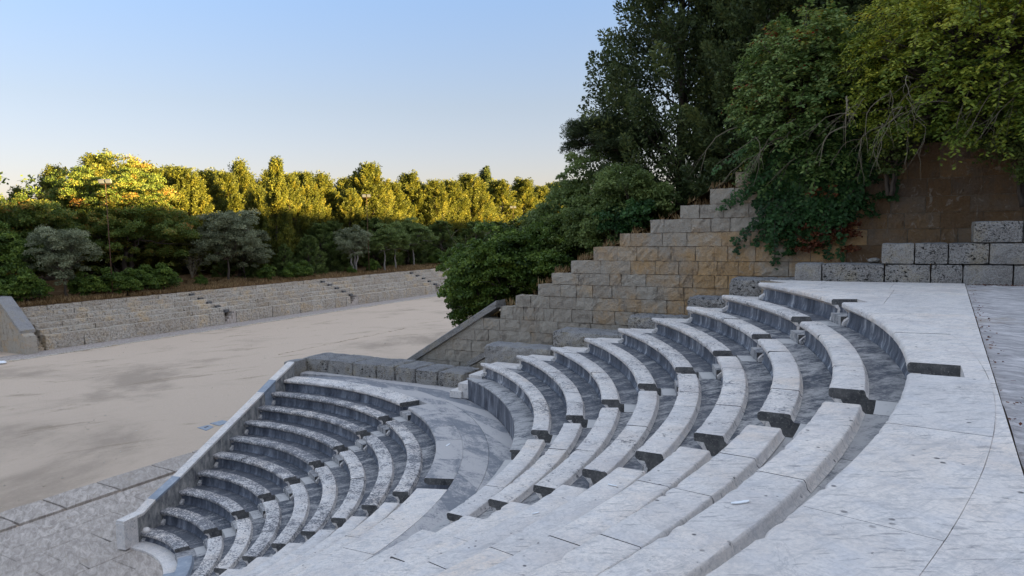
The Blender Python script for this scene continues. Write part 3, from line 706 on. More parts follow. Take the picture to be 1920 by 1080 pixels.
# sloping coping in pieces
tcs = [-5.6, -4.2, -2.9, -1.7, -.6, .5, 1.6, 2.6, 3.7, 4.72]
for i in range(len(tcs)-1):
    a, b = tcs[i]+.006, tcs[i+1]-.006; rr = random.Random(i+5); dz = rr.uniform(-.012, .012)
    vs = []
    for tt in (a, (a+b)/2, b):
        for (s, dz2) in ((W0-.10, -.26), (W0-.10, -.02), (W0-.07, .01), (W0+.58, .01), (W0+.62, -.02), (W0+.62, -.26)):
            vs.append(P3(s+rr.uniform(-.008, .008), tt, cop(tt)+dz2+dz+rr.uniform(-.008, .008)))
    fs = [tuple(range(6)), tuple(range(17, 11, -1))]
    for k in range(2):
        for j in range(6): fs.append((k*6+j, k*6+(j+1) % 6, k*6+6+(j+1) % 6, k*6+6+j))
    link('coping_stone', fixn(mesh('coping_stone', vs, fs)), M_CONG, aw, tone=0.)
# second, lower sloping coping fragment
vs = []
for tt in (2.2, 4.9):
    for (s, dz2) in ((12.9, -.2), (12.9, 0), (13.3, 0), (13.3, -.2)): vs.append(P3(s, tt, 3.60+.55*(tt-3.6)+dz2))
sl_ = link('sloping_stone_beam', fixn(mesh('sloping_stone_beam', vs, [(0, 1, 2, 3), (7, 6, 5, 4)]+[(i, (i+1) % 4, 4+(i+1) % 4, 4+i) for i in range(4)])), M_CONG, None, tone=0.)
prop(sl_, 'short sloping dark coping stone at the foot of the tall wall', 'coping')

# ================================================================= STADIUM TERRACES
T0 = -40.2; S0, S1_ = 20.1, 112.
tr = empty('stadium_terraces', P3(50, T0, 0), label='long stepped stone seating of the stadium beyond the sand', cat='terrace')
lev = [1.15+.41*k for k in range(6)]
stairs_s = [37.0, 54.6, 71.8, 89.]
for k in range(6):
    z1 = lev[k]; z0 = -.1 if k == 0 else lev[k-1]-.12; t1 = T0-.72*k; rr = random.Random(k+700); s = S0
    while s < S1_:
        l = rr.uniform(1.2, 2.3)*(1 if s < 70 else 2.2); s1 = min(s+l, S1_)
        for q in stairs_s:
            if s < q-.7 < s1: s1 = q-.7
            if k == 0 and q-.7 <= s < q+.7: s = q+.7; s1 = s+l
        vis = .018 if s < 70 else .0
        o = rockobj('terrace_block', M_TERR, tr, s+.002, s1-.002, t1-(.9 if k < 5 else 1.4), t1+rr.uniform(-.03, .03), z0, z1+rr.uniform(-.02, .02), rough=.035, ch=.02, n=(4, 2, 2), seed=rr.randrange(9999), tone=rr.random()*.8)
        s = s1
for q in stairs_s:
    for i in range(5):
        rockobj('step', M_PAVE, tr, q-.69+.28*i, q+.69 if i == 4 else q-.69+.28*(i+1), T0-.9, T0-.03, -.1, .23*(i+1), rough=.006, ch=.008, n=(1, 1, 1), seed=i, tone=.2)['dirt'] = .6
    rockobj('terrace_block', M_TERR, tr, q+.70, q+.72, T0-.9, T0, -.1, lev[0], rough=.0, ch=.0, n=(1, 1, 1), seed=1, tone=.2)
    for k in range(1, 6):
        t1 = T0-.72*k; rockobj('step', M_END, tr, q+.15-.42*k, q+.62-.42*k, t1+.01, t1+.34, lev[k-1]-.1, lev[k-1]+.21, rough=.008, ch=.01, n=(1, 1, 1), seed=k)  # dark stone colour paints in the shade on these step faces
# stair beside the cheek wall
for i in range(5):
    rockobj('step', M_TERR, tr, 19.15, 20.08, T0-1.2-.7, T0-.2-.22*i, -.1, .22*(i+1), rough=.008, ch=.01, n=(1, 1, 1), seed=i, tone=.4)
# low kerb of the running track
tk = empty('track_kerb', P3(50, -37.6, 0), label='thin worn stone kerb line along the foot of stadium terraces', cat='kerb')
s = 15.
while s < 110:
    l = R.uniform(1.5, 3.2)*(1 if s < 60 else 2); rockobj('kerb_stone', M_TERR, tk, s+.02, s+l-.03, -37.75+R.uniform(-.05, .05), -37.35+R.uniform(-.05, .05), -.1, R.uniform(.0, .035), rough=.02, ch=.02, n=(3, 1, 1), seed=int(s*7), tone=0); s += l
grid('track_edge', 12, 110, -40.3, -37.7, 60, 2, lambda s, t: -.012+.004*nz(s, t, 5), m_pave('gutter_stone', (.34, .29, .255), (.44, .39, .35), .02))
# faint line of old stones across the sand
ln = MB()
for i in range(60):
    s = 26.5+i*.25; ln.add(*rock(s, s+.2*R.uniform(.5, 1), -21.6-.02*(i % 5), -21.35+R.uniform(-.1, .1), -.06, R.uniform(-.01, .03), rough=.015, n=(1, 1, 1), seed=i))
prop(link('buried_stone_line', fixn(ln.mesh('buried_stone_line')), M_SAND, None), 'thin line of half buried stones crossing the sand', 'stones', kind='stuff')
# cheek wall on the left
cw = empty('cheek_wall', P3(18.9, -42, 0), label='sloping cheek wall of grey blocks ending the stadium terraces at left', cat='wall')
chz = lambda t: 1.55 if t > -39.55 else 1.55+(-39.55-t)*.75 if t > -43 else 4.14
for c in range(9):
    z0, z1 = c*.47-.05, (c+1)*.47-.05; rr = random.Random(c); t = -39.35
    while t > -49:
        l = rr.uniform(.7, 1.1); t0 = t-l
        poly = [(t0+.01, z0+.005), (t-.01, z0+.005), (t-.01, z1-.005), (t0+.01, z1-.005)]
        poly = clip(poly, (.75, 1.), 1.55-.75*39.55-.20); poly = clip(poly, (0, 1.), 3.95)
        if c < 3: poly = [(t0+.01, z0+.005), (t-.01, z0+.005), (t-.01, z1-.005), (t0+.01, z1-.005)]
        if len(poly) > 2 and abs(area(poly)) > .01:
            n = len(poly); p = rr.uniform(-.012, .012); vs = [P3(18.3+p, a, b) for a, b in poly]+[P3(19.1, a, b) for a, b in poly]
            link('wall_block', fixn(mesh('wall_block', vs, [tuple(range(n)), tuple(range(2*n-1, n-1, -1))]+[(i, (i+1) % n, n+(i+1) % n, n+i) for i in range(n)])), M_ASHLAR, cw, tone=0., ochre=.1+.3*rr.random())
        t = t0
for i, (a, b) in enumerate([(-39.8, -40.9), (-40.9, -42), (-42, -43.05), (-43.05, -44.6), (-44.6, -46.2)]):
    vs = []
    for tt in (a-.01, b+.01):
        for (s, dz) in ((18.2, -.18), (18.2, .06), (19.25, .06), (19.25, -.18)): vs.append(P3(s, tt, chz(tt)+dz))
    link('coping_stone', fixn(mesh('coping_stone', vs, [(0, 1, 2, 3), (7, 6, 5, 4)]+[(i_, (i_+1) % 4, 4+(i_+1) % 4, 4+i_) for i_ in range(4)])), M_CONG, cw, tone=0.)
# small things on the ground
def pebble(lbl, s, t, z, r, mat, cat='stone', name='white_stone'):
    mb = MB(); mb.add(*rock(s-r, s+r, t-r*.8, t+r*.8, z-.02, z+r*.8, rough=r*.15, ch=r*.4, n=(3, 3, 2), seed=int(s*10)))
    prop(link(name, fixn(mb.mesh(name)), mat, None), lbl, cat)
pebble('small white stone lying in front of the left cheek wall', 16.6, -40.3, 0, .28, M_WHITE)
pebble('flat white stone on the sand left of the track kerb', 15.6, -36.8, -.03, .30, M_WHITE)
gb = MB(); rp = random.Random(77)
for i in range(900):
    s_ = rp.uniform(2, 45); t_ = rp.uniform(-36, -7); k_ = rp.uniform(.012, .05)*(1 if rp.random() < .93 else 1.8)
    gb.add(*rock(s_-k_, s_+k_*rp.uniform(.5, 1.2), t_-k_, t_+k_*rp.uniform(.4, 1), -.04, -.03+k_*rp.uniform(.3, .9), rough=k_*.2, ch=k_*.3, n=(1, 1, 1), seed=i))
prop(link('gravel', fixn(gb.mesh('gravel')), M_TERR, None, tone=0.), 'small stones scattered over the sand floor', 'gravel', kind='stuff')
def plate(name, lbl, pts, z, mat, cat):
    vs, fs = prism(pts, z-.03, z+.012, .004); prop(link(name, fixn(mesh(name, vs, fs)), mat, None), lbl, cat)
plate('cover_slab', 'blue-grey slab with dark slot set in the sand beside parapet', [(-13.9, 5.95), (-14.05, 6.46), (-13.53, 6.57), (-13.12, 6.19)], -.02, M_BLUE, 'slab')
plate('cover_slab', 'second blue-grey slab in the sand, half hidden by the parapet', [(-14.3, 6.55), (-14.52, 7.13), (-14.0, 7.35), (-13.62, 6.82)], -.02, M_BLUE, 'slab')
link('slot', fixn(mesh('slot', *prism([(-13.69, 6.18), (-13.86, 6.39), (-13.73, 6.41), (-13.57, 6.21)], -.03, -.003, .001))), M_END, bpy.data.objects['cover_slab'])
def stp(r, a): return (r*cos(a), r*sin(a))

# ================================================================= VEGETATION
def leafmesh(name, cen, axis, nrm, ln, wd, tone, mat):
    """cen,axis,nrm: N x 3 arrays; one bent leaf (two quads sharing a fold would be 4 tris; one quad here) per row"""
    cen = np.asarray(cen); N = len(cen)
    axis = axis/np.maximum(np.linalg.norm(axis, axis=1, keepdims=True), 1e-6)
    side = np.cross(axis, nrm); side /= np.maximum(np.linalg.norm(side, axis=1, keepdims=True), 1e-6)
    ln = np.broadcast_to(np.asarray(ln), (N,))[:, None]; wd = np.broadcast_to(np.asarray(wd), (N,))[:, None]
    v = np.empty((N, 4, 3)); v[:, 0] = cen-axis*ln*.5; v[:, 1] = cen+side*wd*.5+axis*ln*.05; v[:, 2] = cen+axis*ln*.5; v[:, 3] = cen-side*wd*.5+axis*ln*.05
    me = bpy.data.meshes.new(name); me.vertices.add(4*N); me.vertices.foreach_set('co', v.ravel().astype(np.float32))
    me.loops.add(4*N); me.loops.foreach_set('vertex_index', np.arange(4*N, dtype=np.int32))
    me.polygons.add(N); me.polygons.foreach_set('loop_start', np.arange(0, 4*N, 4, dtype=np.int32)); me.polygons.foreach_set('loop_total', np.full(N, 4, dtype=np.int32))
    me.update(calc_edges=True)
    a = me.attributes.new('tone', 'FLOAT', 'FACE'); a.data.foreach_set('value', np.clip(tone, 0, 1).astype(np.float32))
    me.materials.append(mat); return me
def rnd(n, s=1.): return RG.normal(0, s, (n, 3))
def unit(v): return v/np.maximum(np.linalg.norm(v, axis=-1, keepdims=True), 1e-6)
class Leaves:
    def __init__(s): s.c = []; s.a = []; s.n = []; s.l = []; s.w = []; s.t = []
    def add(s, c, a, n, l, w, t):
        N = len(c); s.c.append(c); s.a.append(a); s.n.append(n); s.l.append(np.broadcast_to(l, (N,))); s.w.append(np.broadcast_to(w, (N,))); s.t.append(np.broadcast_to(t, (N,)))
    def mesh(s, name, mat):
        return leafmesh(name, np.concatenate(s.c), np.concatenate(s.a), np.concatenate(s.n), np.concatenate(s.l), np.concatenate(s.w), np.concatenate(s.t), mat)
def plume(L, base, d, length, rad, n, ll, lw, tone):
    """spindle of scaly foliage along d"""
    d = unit(np.asarray(d)); tt = RG.beta(1.4, 1.3, n); R0 = rad*np.sin(pi*np.clip(tt*.92+.06, 0, 1))**.7
    e = unit(np.cross(d, [.3, .5, .8])); g = np.cross(d, e); th = RG.uniform(0, 2*pi, n); q = np.sqrt(RG.uniform(.15, 1, n))*R0
    out = e[None]*np.cos(th)[:, None]+g[None]*np.sin(th)[:, None]
    c = np.asarray(base)[None]+d[None]*(tt*length)[:, None]+out*q[:, None]
    a = d[None]*.8+out*.75+rnd(n, .35); nm = out+rnd(n, .5)
    L.add(c, a, nm, ll*RG.uniform(.6, 1.3, n), lw*RG.uniform(.7, 1.3, n), tone+RG.normal(0, .13, n))
def clump(L, c, rad, n, ll, lw, tone, flatz=.75, droop=0.):
    v = unit(rnd(n)); v[:, 2] = np.where(v[:, 2] < -.3, -v[:, 2]*.6, v[:, 2]); q = RG.uniform(.35, 1, n)**.6*rad
    p = np.asarray(c)[None]+v*q[:, None]*np.array([1, 1, flatz])
    a = v*.7+rnd(n, .7)-np.array([0, 0, droop]); nm = v*.8+np.array([0, 0, .5])+rnd(n, .5)
    L.add(p, a, nm, ll*RG.uniform(.6, 1.3, n), lw*RG.uniform(.7, 1.3, n), tone+RG.normal(0, .14, n))
def wob(p0, p1, n, amp):
    p0 = Vector(p0); p1 = Vector(p1); o = []
    for i in range(n+1):
        k = i/n; o.append(p0.lerp(p1, k)+Vector((R.gauss(0, amp), R.gauss(0, amp), R.gauss(0, amp*.5)))*(sin(pi*k)))
    return [tuple(x) for x in o]
def tree_obj(name, leafs, lmat, trunk, tmat, loc=(0, 0, 0), rz=0, **kw):
    o = empty(name, loc, rz, **kw); local('crown', leafs.mesh('crown', lmat), None, o)
    if trunk is not None: local('trunk', trunk.mesh('trunk', True), tmat, o)
    return o
# --- spreading conifer, 13 m tall
def conifer(h=13, rad=2.9, n=150, per=130, seed=1, low=.10, mat=L_CYP, ll=.30, lw=.14, cone=.8, name='conifer_tree', up=.8, ln_=(.085, .16), pr=(.20, .30), **kw):
    global RG; RG = np.random.default_rng(seed); rr = random.Random(seed); L = Leaves(); T = MB()
    tube(T, wob((0, 0, -.3), (rr.uniform(-.3, .3), rr.uniform(-.3, .3), h*.93), 8, .12), [.24*(1-i/9)+.02 for i in range(9)], 7)
    for i in range(n):
        z = min(h*.995, h*(low+(1-low)*(i/n)**.9)*rr.uniform(.95, 1.02)); k = z/h
        env = rad*(1-k**2.0)**.62*cone+rad*(1-cone)*(1-k) + .12
        env *= (.7+.3*min(1, (k-low+.06)/.18))*rr.uniform(.62, 1.25)
        a = rr.uniform(0, 2*pi); ph = rr.uniform(.25, .75)
        ln = h*rr.uniform(*ln_)*(1.1-.4*k); d = np.array([cos(a)*(1-up*.7), sin(a)*(1-up*.7), up]); d = unit(d+rnd(1, .12)[0])
        tip = np.array([cos(a)*env, sin(a)*env, min(z, h*.97)]); base = tip-d*ln*.8
        plume(L, base, d, ln, ln*rr.uniform(*pr), int(per*rr.uniform(.7, 1.3)), ll, lw, .45+rr.gauss(0, .15))
        if i % 2 == 0: tube(T, wob((0, 0, max(.3, z-env*.9)), tuple(base), 2, .06), [.05, .035, .015], 4)
        # inner fill
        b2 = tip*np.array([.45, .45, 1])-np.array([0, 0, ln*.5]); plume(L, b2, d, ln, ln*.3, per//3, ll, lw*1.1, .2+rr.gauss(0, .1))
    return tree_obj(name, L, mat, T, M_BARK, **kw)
def broad(h=10, rx=5, ry=5, n=220, per=110, seed=1, mat=L_ORNG, ll=.22, lw=.13, base=.25, lobes=9, cr=.55, name='broadleaf_tree', bark=M_BARK, tbase=.0, stems=1, flatz=.75, lowfill=.0, droop=0., **kw):
    global RG; RG = np.random.default_rng(seed); rr = random.Random(seed); L = Leaves(); T = MB()
    zc = h*(1+base)/2; hz_ = h*(1-base)/2; lob = []
    for i in range(lobes):
        a = 2*pi*i/lobes+rr.uniform(-.4, .4); q = rr.uniform(.35, .68); e = rr.uniform(-.55, .62)
        lob.append((np.array([cos(a)*rx*q, sin(a)*ry*q, zc+hz_*e*.75]), rr.uniform(.34, .5)))
    lob.append((np.array([0, 0, zc+hz_*.45]), .52)); lob.append((np.array([0, 0, zc]), .6))
    for i in range(n):
        c, q = rr.choice(lob); v = unit(rnd(1)[0]); v[2] = abs(v[2]) if rr.random() < .6 else v[2]
        k = rr.uniform(.62, 1.06)
        p = c+v*q*np.array([rx, ry, hz_*1.05])*k; p[2] = max(p[2], h*base*rr.uniform(.6, 1.3)); p[2] = min(p[2], h)
        clump(L, p, cr*rr.uniform(.6, 1.35), int(per*rr.uniform(.6, 1.4)), ll, lw, .5+rr.gauss(0, .17), flatz, droop)
    sts = []
    for s_ in range(stems):
        a = 2*pi*s_/max(stems, 1)+.5; tx, ty = (cos(a)*rx*.2, sin(a)*ry*.2) if stems > 1 else (0, 0)
        pts = wob((tx*.3, ty*.3, -.3+tbase), (tx, ty, h*(base+.22)), 5, h*.012); r0 = h*.022/(.8 if stems > 1 else 1)
        tube(T, pts, [r0*(1-.5*i/5) for i in range(6)], 7); sts.append(pts[-1])
    for i, (c, q) in enumerate(lob):
        sp = sts[i % len(sts)]; pts = wob(sp, tuple(c), 4, h*.03); tube(T, pts, [h*.011*(1-.8*k/4) for k in range(5)], 5)
        for j in range(3):
            v = unit(rnd(1)[0]); e = c+v*q*np.array([rx, ry, hz_])*.85; tube(T, wob(pts[3], tuple(e), 3, h*.02), [h*.004, h*.003, h*.002, h*.0012], 4)
    return tree_obj(name, L, mat, T, bark, **kw)
def put(o, s, t, z, sc_=1., rz=0., label=None, sz=None, **kw):
    o.location = P3(s, t, z); o.rotation_euler = (0, 0, rz); o.scale = (sc_, sc_, sz or sc_)
    if label: o['label'] = label
    return prop(o, **kw) if kw else o
far = lambda s, t: hill_far(s, t)-.05
G_ = 'sunlit conifers beyond the stadium terraces'
fill_ = 0
protos = [conifer(13, 4.1, 290, 190, 11, ll=.21, lw=.10, pr=(.13, .20), cone=.62, up=.62, ln_=(.10, .20), label='x', cat='tree', group=G_),
          conifer(13, 3.7, 270, 190, 12, ll=.21, lw=.10, pr=(.13, .20), cone=.45, up=.70, ln_=(.11, .21), label='x', cat='tree', group=G_),
          conifer(13, 4.6, 300, 190, 13, ll=.21, lw=.10, pr=(.13, .20), cone=.72, up=.74, ln_=(.12, .22), label='x', cat='tree', group=G_)]
used = [False]*3
# (s, t, top z, proto, width factor, label)
CON = [(23.5, -59, 13.5, 2, 1.2, 'golden conifer at the far left edge behind the round olive tree'),
 (29.0, -62, 14.4, 1, 1.0, 'conifer with ragged top just left of the broad orange tree'),
 (32.1, -61, 16.4, 0, .9, 'dark ragged conifer peeking over the left shoulder of orange tree'),
 (36.9, -61, 18.4, 1, 1.2, 'tallest left conifer rising behind the broad orange tree crown'),
 (39.5, -60, 17.2, 2, 1.0, 'conifer behind the right half of the orange tree, leaning plumes'),
 (42.0, -59, 17.2, 0, 1.0, 'golden conifer between orange tree and big grey olive'),
 (44.6, -57, 16.9, 2, 1.0, 'full golden conifer directly above the left side of grey olive'),
 (48.2, -58, 17.4, 1, 1.1, 'spiky golden conifer directly above the big grey olive'),
 (52.4, -60, 17.1, 0, 1.0, 'golden conifer left of the dark-topped one near the cypress'),
 (57.3, -63, 19.0, 1, .9, 'dark-topped conifer just left of the tall columnar cypress'),
 (57.7, -54, 17.3, 0, .9, 'golden conifer touching the right side of the columnar cypress'),
 (63.3, -57, 17.4, 2, .95, 'second golden conifer right of the columnar cypress'),
 (67.9, -58, 18.2, 1, 1.0, 'pointed conifer midway between cypress and first lamp post'),
 (68.6, -53.5, 15.4, 0, .9, 'shorter golden conifer left of the lamp post over small olive'),
 (74.5, -55, 19.4, 2, 1.1, 'tallest wide-plumed conifer right behind the thin lamp post'),
 (81.3, -56, 17.2, 0, 1.1, 'golden conifer right of the lamp post, lower than its neighbours'),
 (88.5, -58, 19.2, 1, 1.2, 'ragged conifer above the young trees with pale trunks'),
 (91.5, -55, 17.8, 2, 1.1, 'orange-tinged conifer right of the young pale-trunked trees'),
 (96.5, -55, 18.2, 0, 1.2, 'golden conifer above the gap where terraces end'),
 (104.3, -56, 19.6, 2, 1.25, 'broad golden conifer left of the distant dark cypress top'),
 (115.3, -56, 19.8, 0, 1.3, 'golden conifer right in front of the distant dark cypress'),
 (125.4, -56, 20.2, 1, 1.4, 'distant golden conifer second from the right end of tree line'),
 (136, -57, 19.5, 2, 1.4, 'distant conifer low in the tree line before its right end'),
 (147, -58, 21.2, 0, 1.6, 'golden conifer at the right end of the sunlit tree line'),
 (160, -52, 19.0, 1, 1.6, 'distant conifer half hidden behind the grey-green shrub mass'),
 (51.4, -53, 14.9, 1, .85, 'rounded golden conifer just left of the columnar cypress')]
for i, (s, t, top, p, wf, lab) in enumerate(CON):
    o = protos[p] if not used[p] else copy_tree(protos[p]); used[p] = True
    zb = far(s, t); k = (top-zb)/13.0; put(o, s, t, zb, k*wf, i*1.9, lab, sz=k*(.955+.05*hsh(i, 7)))
for i in range(17):
    s_ = 38+i*5.1+2*hsh(i, 3); t_ = -64-3*hsh(i, 9); o = copy_tree(protos[i % 3]); zb = far(s_, t_); k = (16.3+1.6*hsh(i, 1)+s_*.012-zb)/13
    put(o, s_, t_, zb, k*1.15, i*2.7, 'golden conifer in the back row of the tree line, seen between others', sz=k)
# dark understorey trees in front of them (shade zone)
up_ = conifer(9, 3.2, 190, 150, 21, low=.01, ll=.22, lw=.11, mat=L_MID, cone=.85, up=.6, name='shade_conifer', label='x', cat='tree', group='dark young conifers under the golden tree line'); fu = False
UND = [(46.5, -50.5, 9.5, 1.2, 'dark conifer standing behind the big grey olive tree'), (54.5, -47.5, 8.6, 1.1, 'dark conifer below the columnar cypress at its right foot'), (50.0, -46.8, 7.6, .9, 'low dark conifer at the left foot of the cypress'), (59.0, -50, 10.2, 1.2, 'dark green conifer left of the small olive tree'),
 (70.5, -51, 11.0, 1.4, 'dark conifer behind the small olive tree'), (78.5, -51, 10.8, 1.4, 'dark conifer behind the pale young trunks'), (85.5, -49.5, 10.6, 1.5, 'dark conifer right of the pale young trunks'), (93.5, -48, 10.5, 1.5, 'dark conifer at the right end of stadium terraces'),
 (101, -48, 10.5, 1.6, 'dark conifer beyond the right end of stadium terraces'), (110, -49, 11, 1.7, 'dark distant conifer left of the bare grey shrub'), (121, -50, 11.5, 1.8, 'dark distant conifer behind the bare grey shrub'), (63.5, -52, 10.5, 1.3, 'dark conifer between cypress and small olive tree')]
for i, (s, t, top, wf, lab) in enumerate(UND):
    o = up_ if not fu else copy_tree(up_); fu = True
    zb = far(s, t); k = (top-zb)/9.0; put(o, s, t, zb, k*wf, i*2.3, lab, sz=k)
# columnar cypresses
cy = conifer(13.8, 1.35, 150, 150, 31, low=.03, cone=.97, up=.97, ll=.24, lw=.11, name='cypress', label='tall narrow columnar cypress standing above the tree line', cat='tree')
put(cy, 50.9, -48.6, far(50.9, -49), 1.05, 0., sz=1.05)
cy2 = copy_tree(cy); put(cy2, 119.8, -62, far(119.8, -62), 1.7, 1., 'distant dark cypress top poking above the golden tree line', sz=1.32)
cy2.children[0].data = cy2.children[0].data.copy(); cy2.children[0].data.materials[0] = L_DARK
# broad turning tree on the left and neighbours
bt = broad(13.2, 9.0, 6.0, 620, 110, 41, L_ORNG, .27, .16, .06, 13, .72, lobes_=0 if False else 0) if False else broad(13.4, 9.0, 5.5, 760, 170, 41, L_ORNG, .20, .12, .03, 14, .72, label='broad spreading tree with orange-tinged leaves behind the left terraces', cat='tree', stems=3)
put(bt, 34.2, -53.2, far(34, -53), 1.0, AS+pi/2+.1)
b2 = broad(9.0, 5.5, 4.0, 320, 160, 42, L_ORNG, .20, .12, .05, 9, .7, label='half green half golden tree at the left picture edge', cat='tree', stems=2)
put(b2, 24.4, -52.5, far(24, -52), 1.05, AS)
b3 = broad(7.0, 3.6, 3.2, 200, 110, 43, L_GREEN, .24, .14, .02, 8, .6, label='green leafy tree with bare branches left of the round olive', cat='tree', stems=2)
put(b3, 21.2, -49.0, far(21, -49), 1.0, .4)
# olives
ol = broad(6.4, 2.9, 2.6, 230, 150, 51, L_OLIVE, .17, .07, .10, 9, .52, name='olive_tree', bark=M_BARK, stems=1, label='round silvery olive tree leaning at the left end of the terraces', cat='tree', group='silvery olive trees behind the terraces')
put(ol, 24.6, -45.6, far(24.6, -45.6), 1.0, 0.)
o = copy_tree(ol); put(o, 42.4, -47.2, far(42, -47), 1.28, 2.0, 'largest silvery olive tree, in front of golden conifers', sz=1.26)
ol3 = broad(6.3, 2.6, 2.4, 190, 140, 52, L_OLIVE, .17, .07, .20, 8, .5, name='olive_tree', bark=M_PALE, stems=3, label='small silvery olive with forked pale trunks left of lamp post', cat='tree', group='silvery olive trees behind the terraces')
put(ol3, 61.4, -46.3, far(61, -46), 1.02, 0.)
o = copy_tree(ol); put(o, 45.6, -48.6, far(45, -48), 1.05, 4.0, 'dull olive bush overlapping the right side of the largest olive', sz=.92)
# young trees with pale trunks
yt = broad(6.4, 2.6, 2.3, 170, 130, 61, L_MID, .19, .10, .22, 9, .55, name='young_tree', bark=M_PALE, label='young tree with a straight pale trunk, left of the pair', cat='tree', group='young pale-trunked trees behind the terraces')
put(yt, 66.2, -45.2, far(66, -45), 1.02, 0.)
o = copy_tree(yt); put(o, 69.0, -45.6, far(69, -45), 1.05, 2.2, 'young tree with a slanting pale trunk, right of the pair')
o = copy_tree(yt); put(o, 75.6, -47.6, far(75, -47), 1.15, 4.2, 'drooping young tree right of the pale-trunked pair')
# hedge shrubs along the top of the terraces
sb = broad(2.4, 1.5, 1.4, 90, 110, 71, L_GREEN, .17, .11, .02, 6, .42, name='shrub', label='x', cat='shrub', group='green shrubs along the top of the terraces', stems=3); fs_ = False
SHR = [(19.2, -45.6, 1.2, 'leftmost dense green shrub above the cheek wall'), (21.4, -45.0, 1.15, 'dense green shrub under the round olive, left side'), (26.2, -45.6, .9, 'green shrub right of the leaning olive trunk'), (28.0, -45.3, 1.0, 'green shrub in the middle of the hedge under orange tree'), (29.9, -45.2, .95, 'green shrub between the two largest of the hedge under orange tree'),
       (31.6, -45.2, 1.05, 'green shrub under the right half of orange tree'), (33.4, -45.1, 1.1, 'rightmost green shrub of the hedge under orange tree'), (46.6, -45.9, .75, 'small dark shrub right of the largest olive trunk'), (49.4, -45.4, .8, 'yellowish shrub left of the cypress foot'), (51.4, -45.3, .85, 'dark shrub at the foot of the cypress'), (59.6, -45.2, .5, 'tiny bright green bush beside dry grass'), (63.9, -45.3, .75, 'yellow-green bush right of the small olive'), (80.5, -46.5, 1.0, 'low green bush right of the drooping young tree'), (84.5, -45.8, .9, 'low bush at the far end of the terraces'), (38.6, -46.8, .5, 'tiny green tuft in the dry grass left of the largest olive')]
for i, (s, t, k, lab) in enumerate(SHR):
    o = sb if not fs_ else copy_tree(sb); fs_ = True; put(o, s, t, far(s, t)-.05, k, i*1.3, lab)
# distant woods behind everything: one mass
L = Leaves(); RG = np.random.default_rng(5)
for i in range(900):
    s = R.uniform(5, 240); t = R.uniform(-72, -62)-max(0, (s-100)*.05); zb = far(max(s, 15), t); z = zb+R.uniform(.3, 11)
    clump(L, (*P3(s, t)[:2], z), R.uniform(1., 1.9), 60, .5, .3, .35+R.gauss(0, .15))
prop(link('distant_wood', L.mesh('distant_wood', L_MID), None, None), 'dark wood closing the view behind the golden tree line', 'wood', kind='stuff')
# dry grass on the bank and wall tops
def grass(name, spots, n, h, lab, seed, mat=L_DRY):
    global RG; RG = np.random.default_rng(seed); c = []
    for (s0, s1, t0, t1, zf) in spots:
        ss_ = RG.uniform(s0, s1, n); tt_ = RG.uniform(t0, t1, n); keep = [nz(a, b, 6, 2) > -.28 for a, b in zip(ss_, tt_)]
        c += [P3(a, b, zf(a, b)) for a, b, k in zip(ss_, tt_, keep) if k]
    c = np.array(c); N = len(c); hh = h*RG.uniform(.5, 1.3, N); ax = np.stack([RG.normal(0, .35, N), RG.normal(0, .35, N), np.ones(N)], 1)
    c[:, 2] += hh*.45
    me = leafmesh(name, c, ax, rnd(N), hh, h*.10, RG.uniform(0, 1, N), mat); prop(link(name, me, None, None), lab, 'grass', kind='stuff')
grass('dry_grass', [(19, 40, -46.5, -43.8, hill_far), (40, 75, -47, -43.8, hill_far), (75, 115, -48, -43.8, hill_far), (34, 44, -50, -45, hill_far)], 9000, .45, 'dry straw-coloured grass along the top of the stadium terraces', 3)
grass('wall_grass', [(14.5, 15.2, st_[c]-.9, st_[c]-.05, (lambda z: (lambda s, t: z))(zs[c]-.55)) for c in range(1, 12)], 110, .34, 'tufts of dry grass growing on the steps of the tall wall', 4)
# bare dead branches on the far bank and by the bushes
def bare(name, lab, s, t, z, h, spread, n, seed, mat=M_TWIG, r=.025):
    rr = random.Random(seed); T = MB(); b = Vector(P3(s, t, z))
    for i in range(n):
        a = rr.uniform(0, 2*pi); e = b+Vector((cos(a)*spread*rr.uniform(.3, 1), sin(a)*spread*rr.uniform(.3, 1), h*rr.uniform(.5, 1))); pts = wob(b, e, 4, h*.05)
        tube(T, pts, [r*(1-.8*k/4) for k in range(5)], 4)
        for j in range(5):
            p = Vector(pts[rr.choice((2, 3, 4))]); q = p+Vector((rr.gauss(0, 1), rr.gauss(0, 1), rr.gauss(.4, .6)))*h*.22; tube(T, wob(p, q, 2, h*.02), [r*.4, r*.3, r*.15], 3)
    return prop(link(name, T.mesh(name), mat, None), lab, 'dead shrub')
bare('dead_shrub', 'pale leafless shrub between orange tree and the largest olive', 38.2, -47.6, far(38, -47)+1.0, 2.6, 1.2, 14, 3)

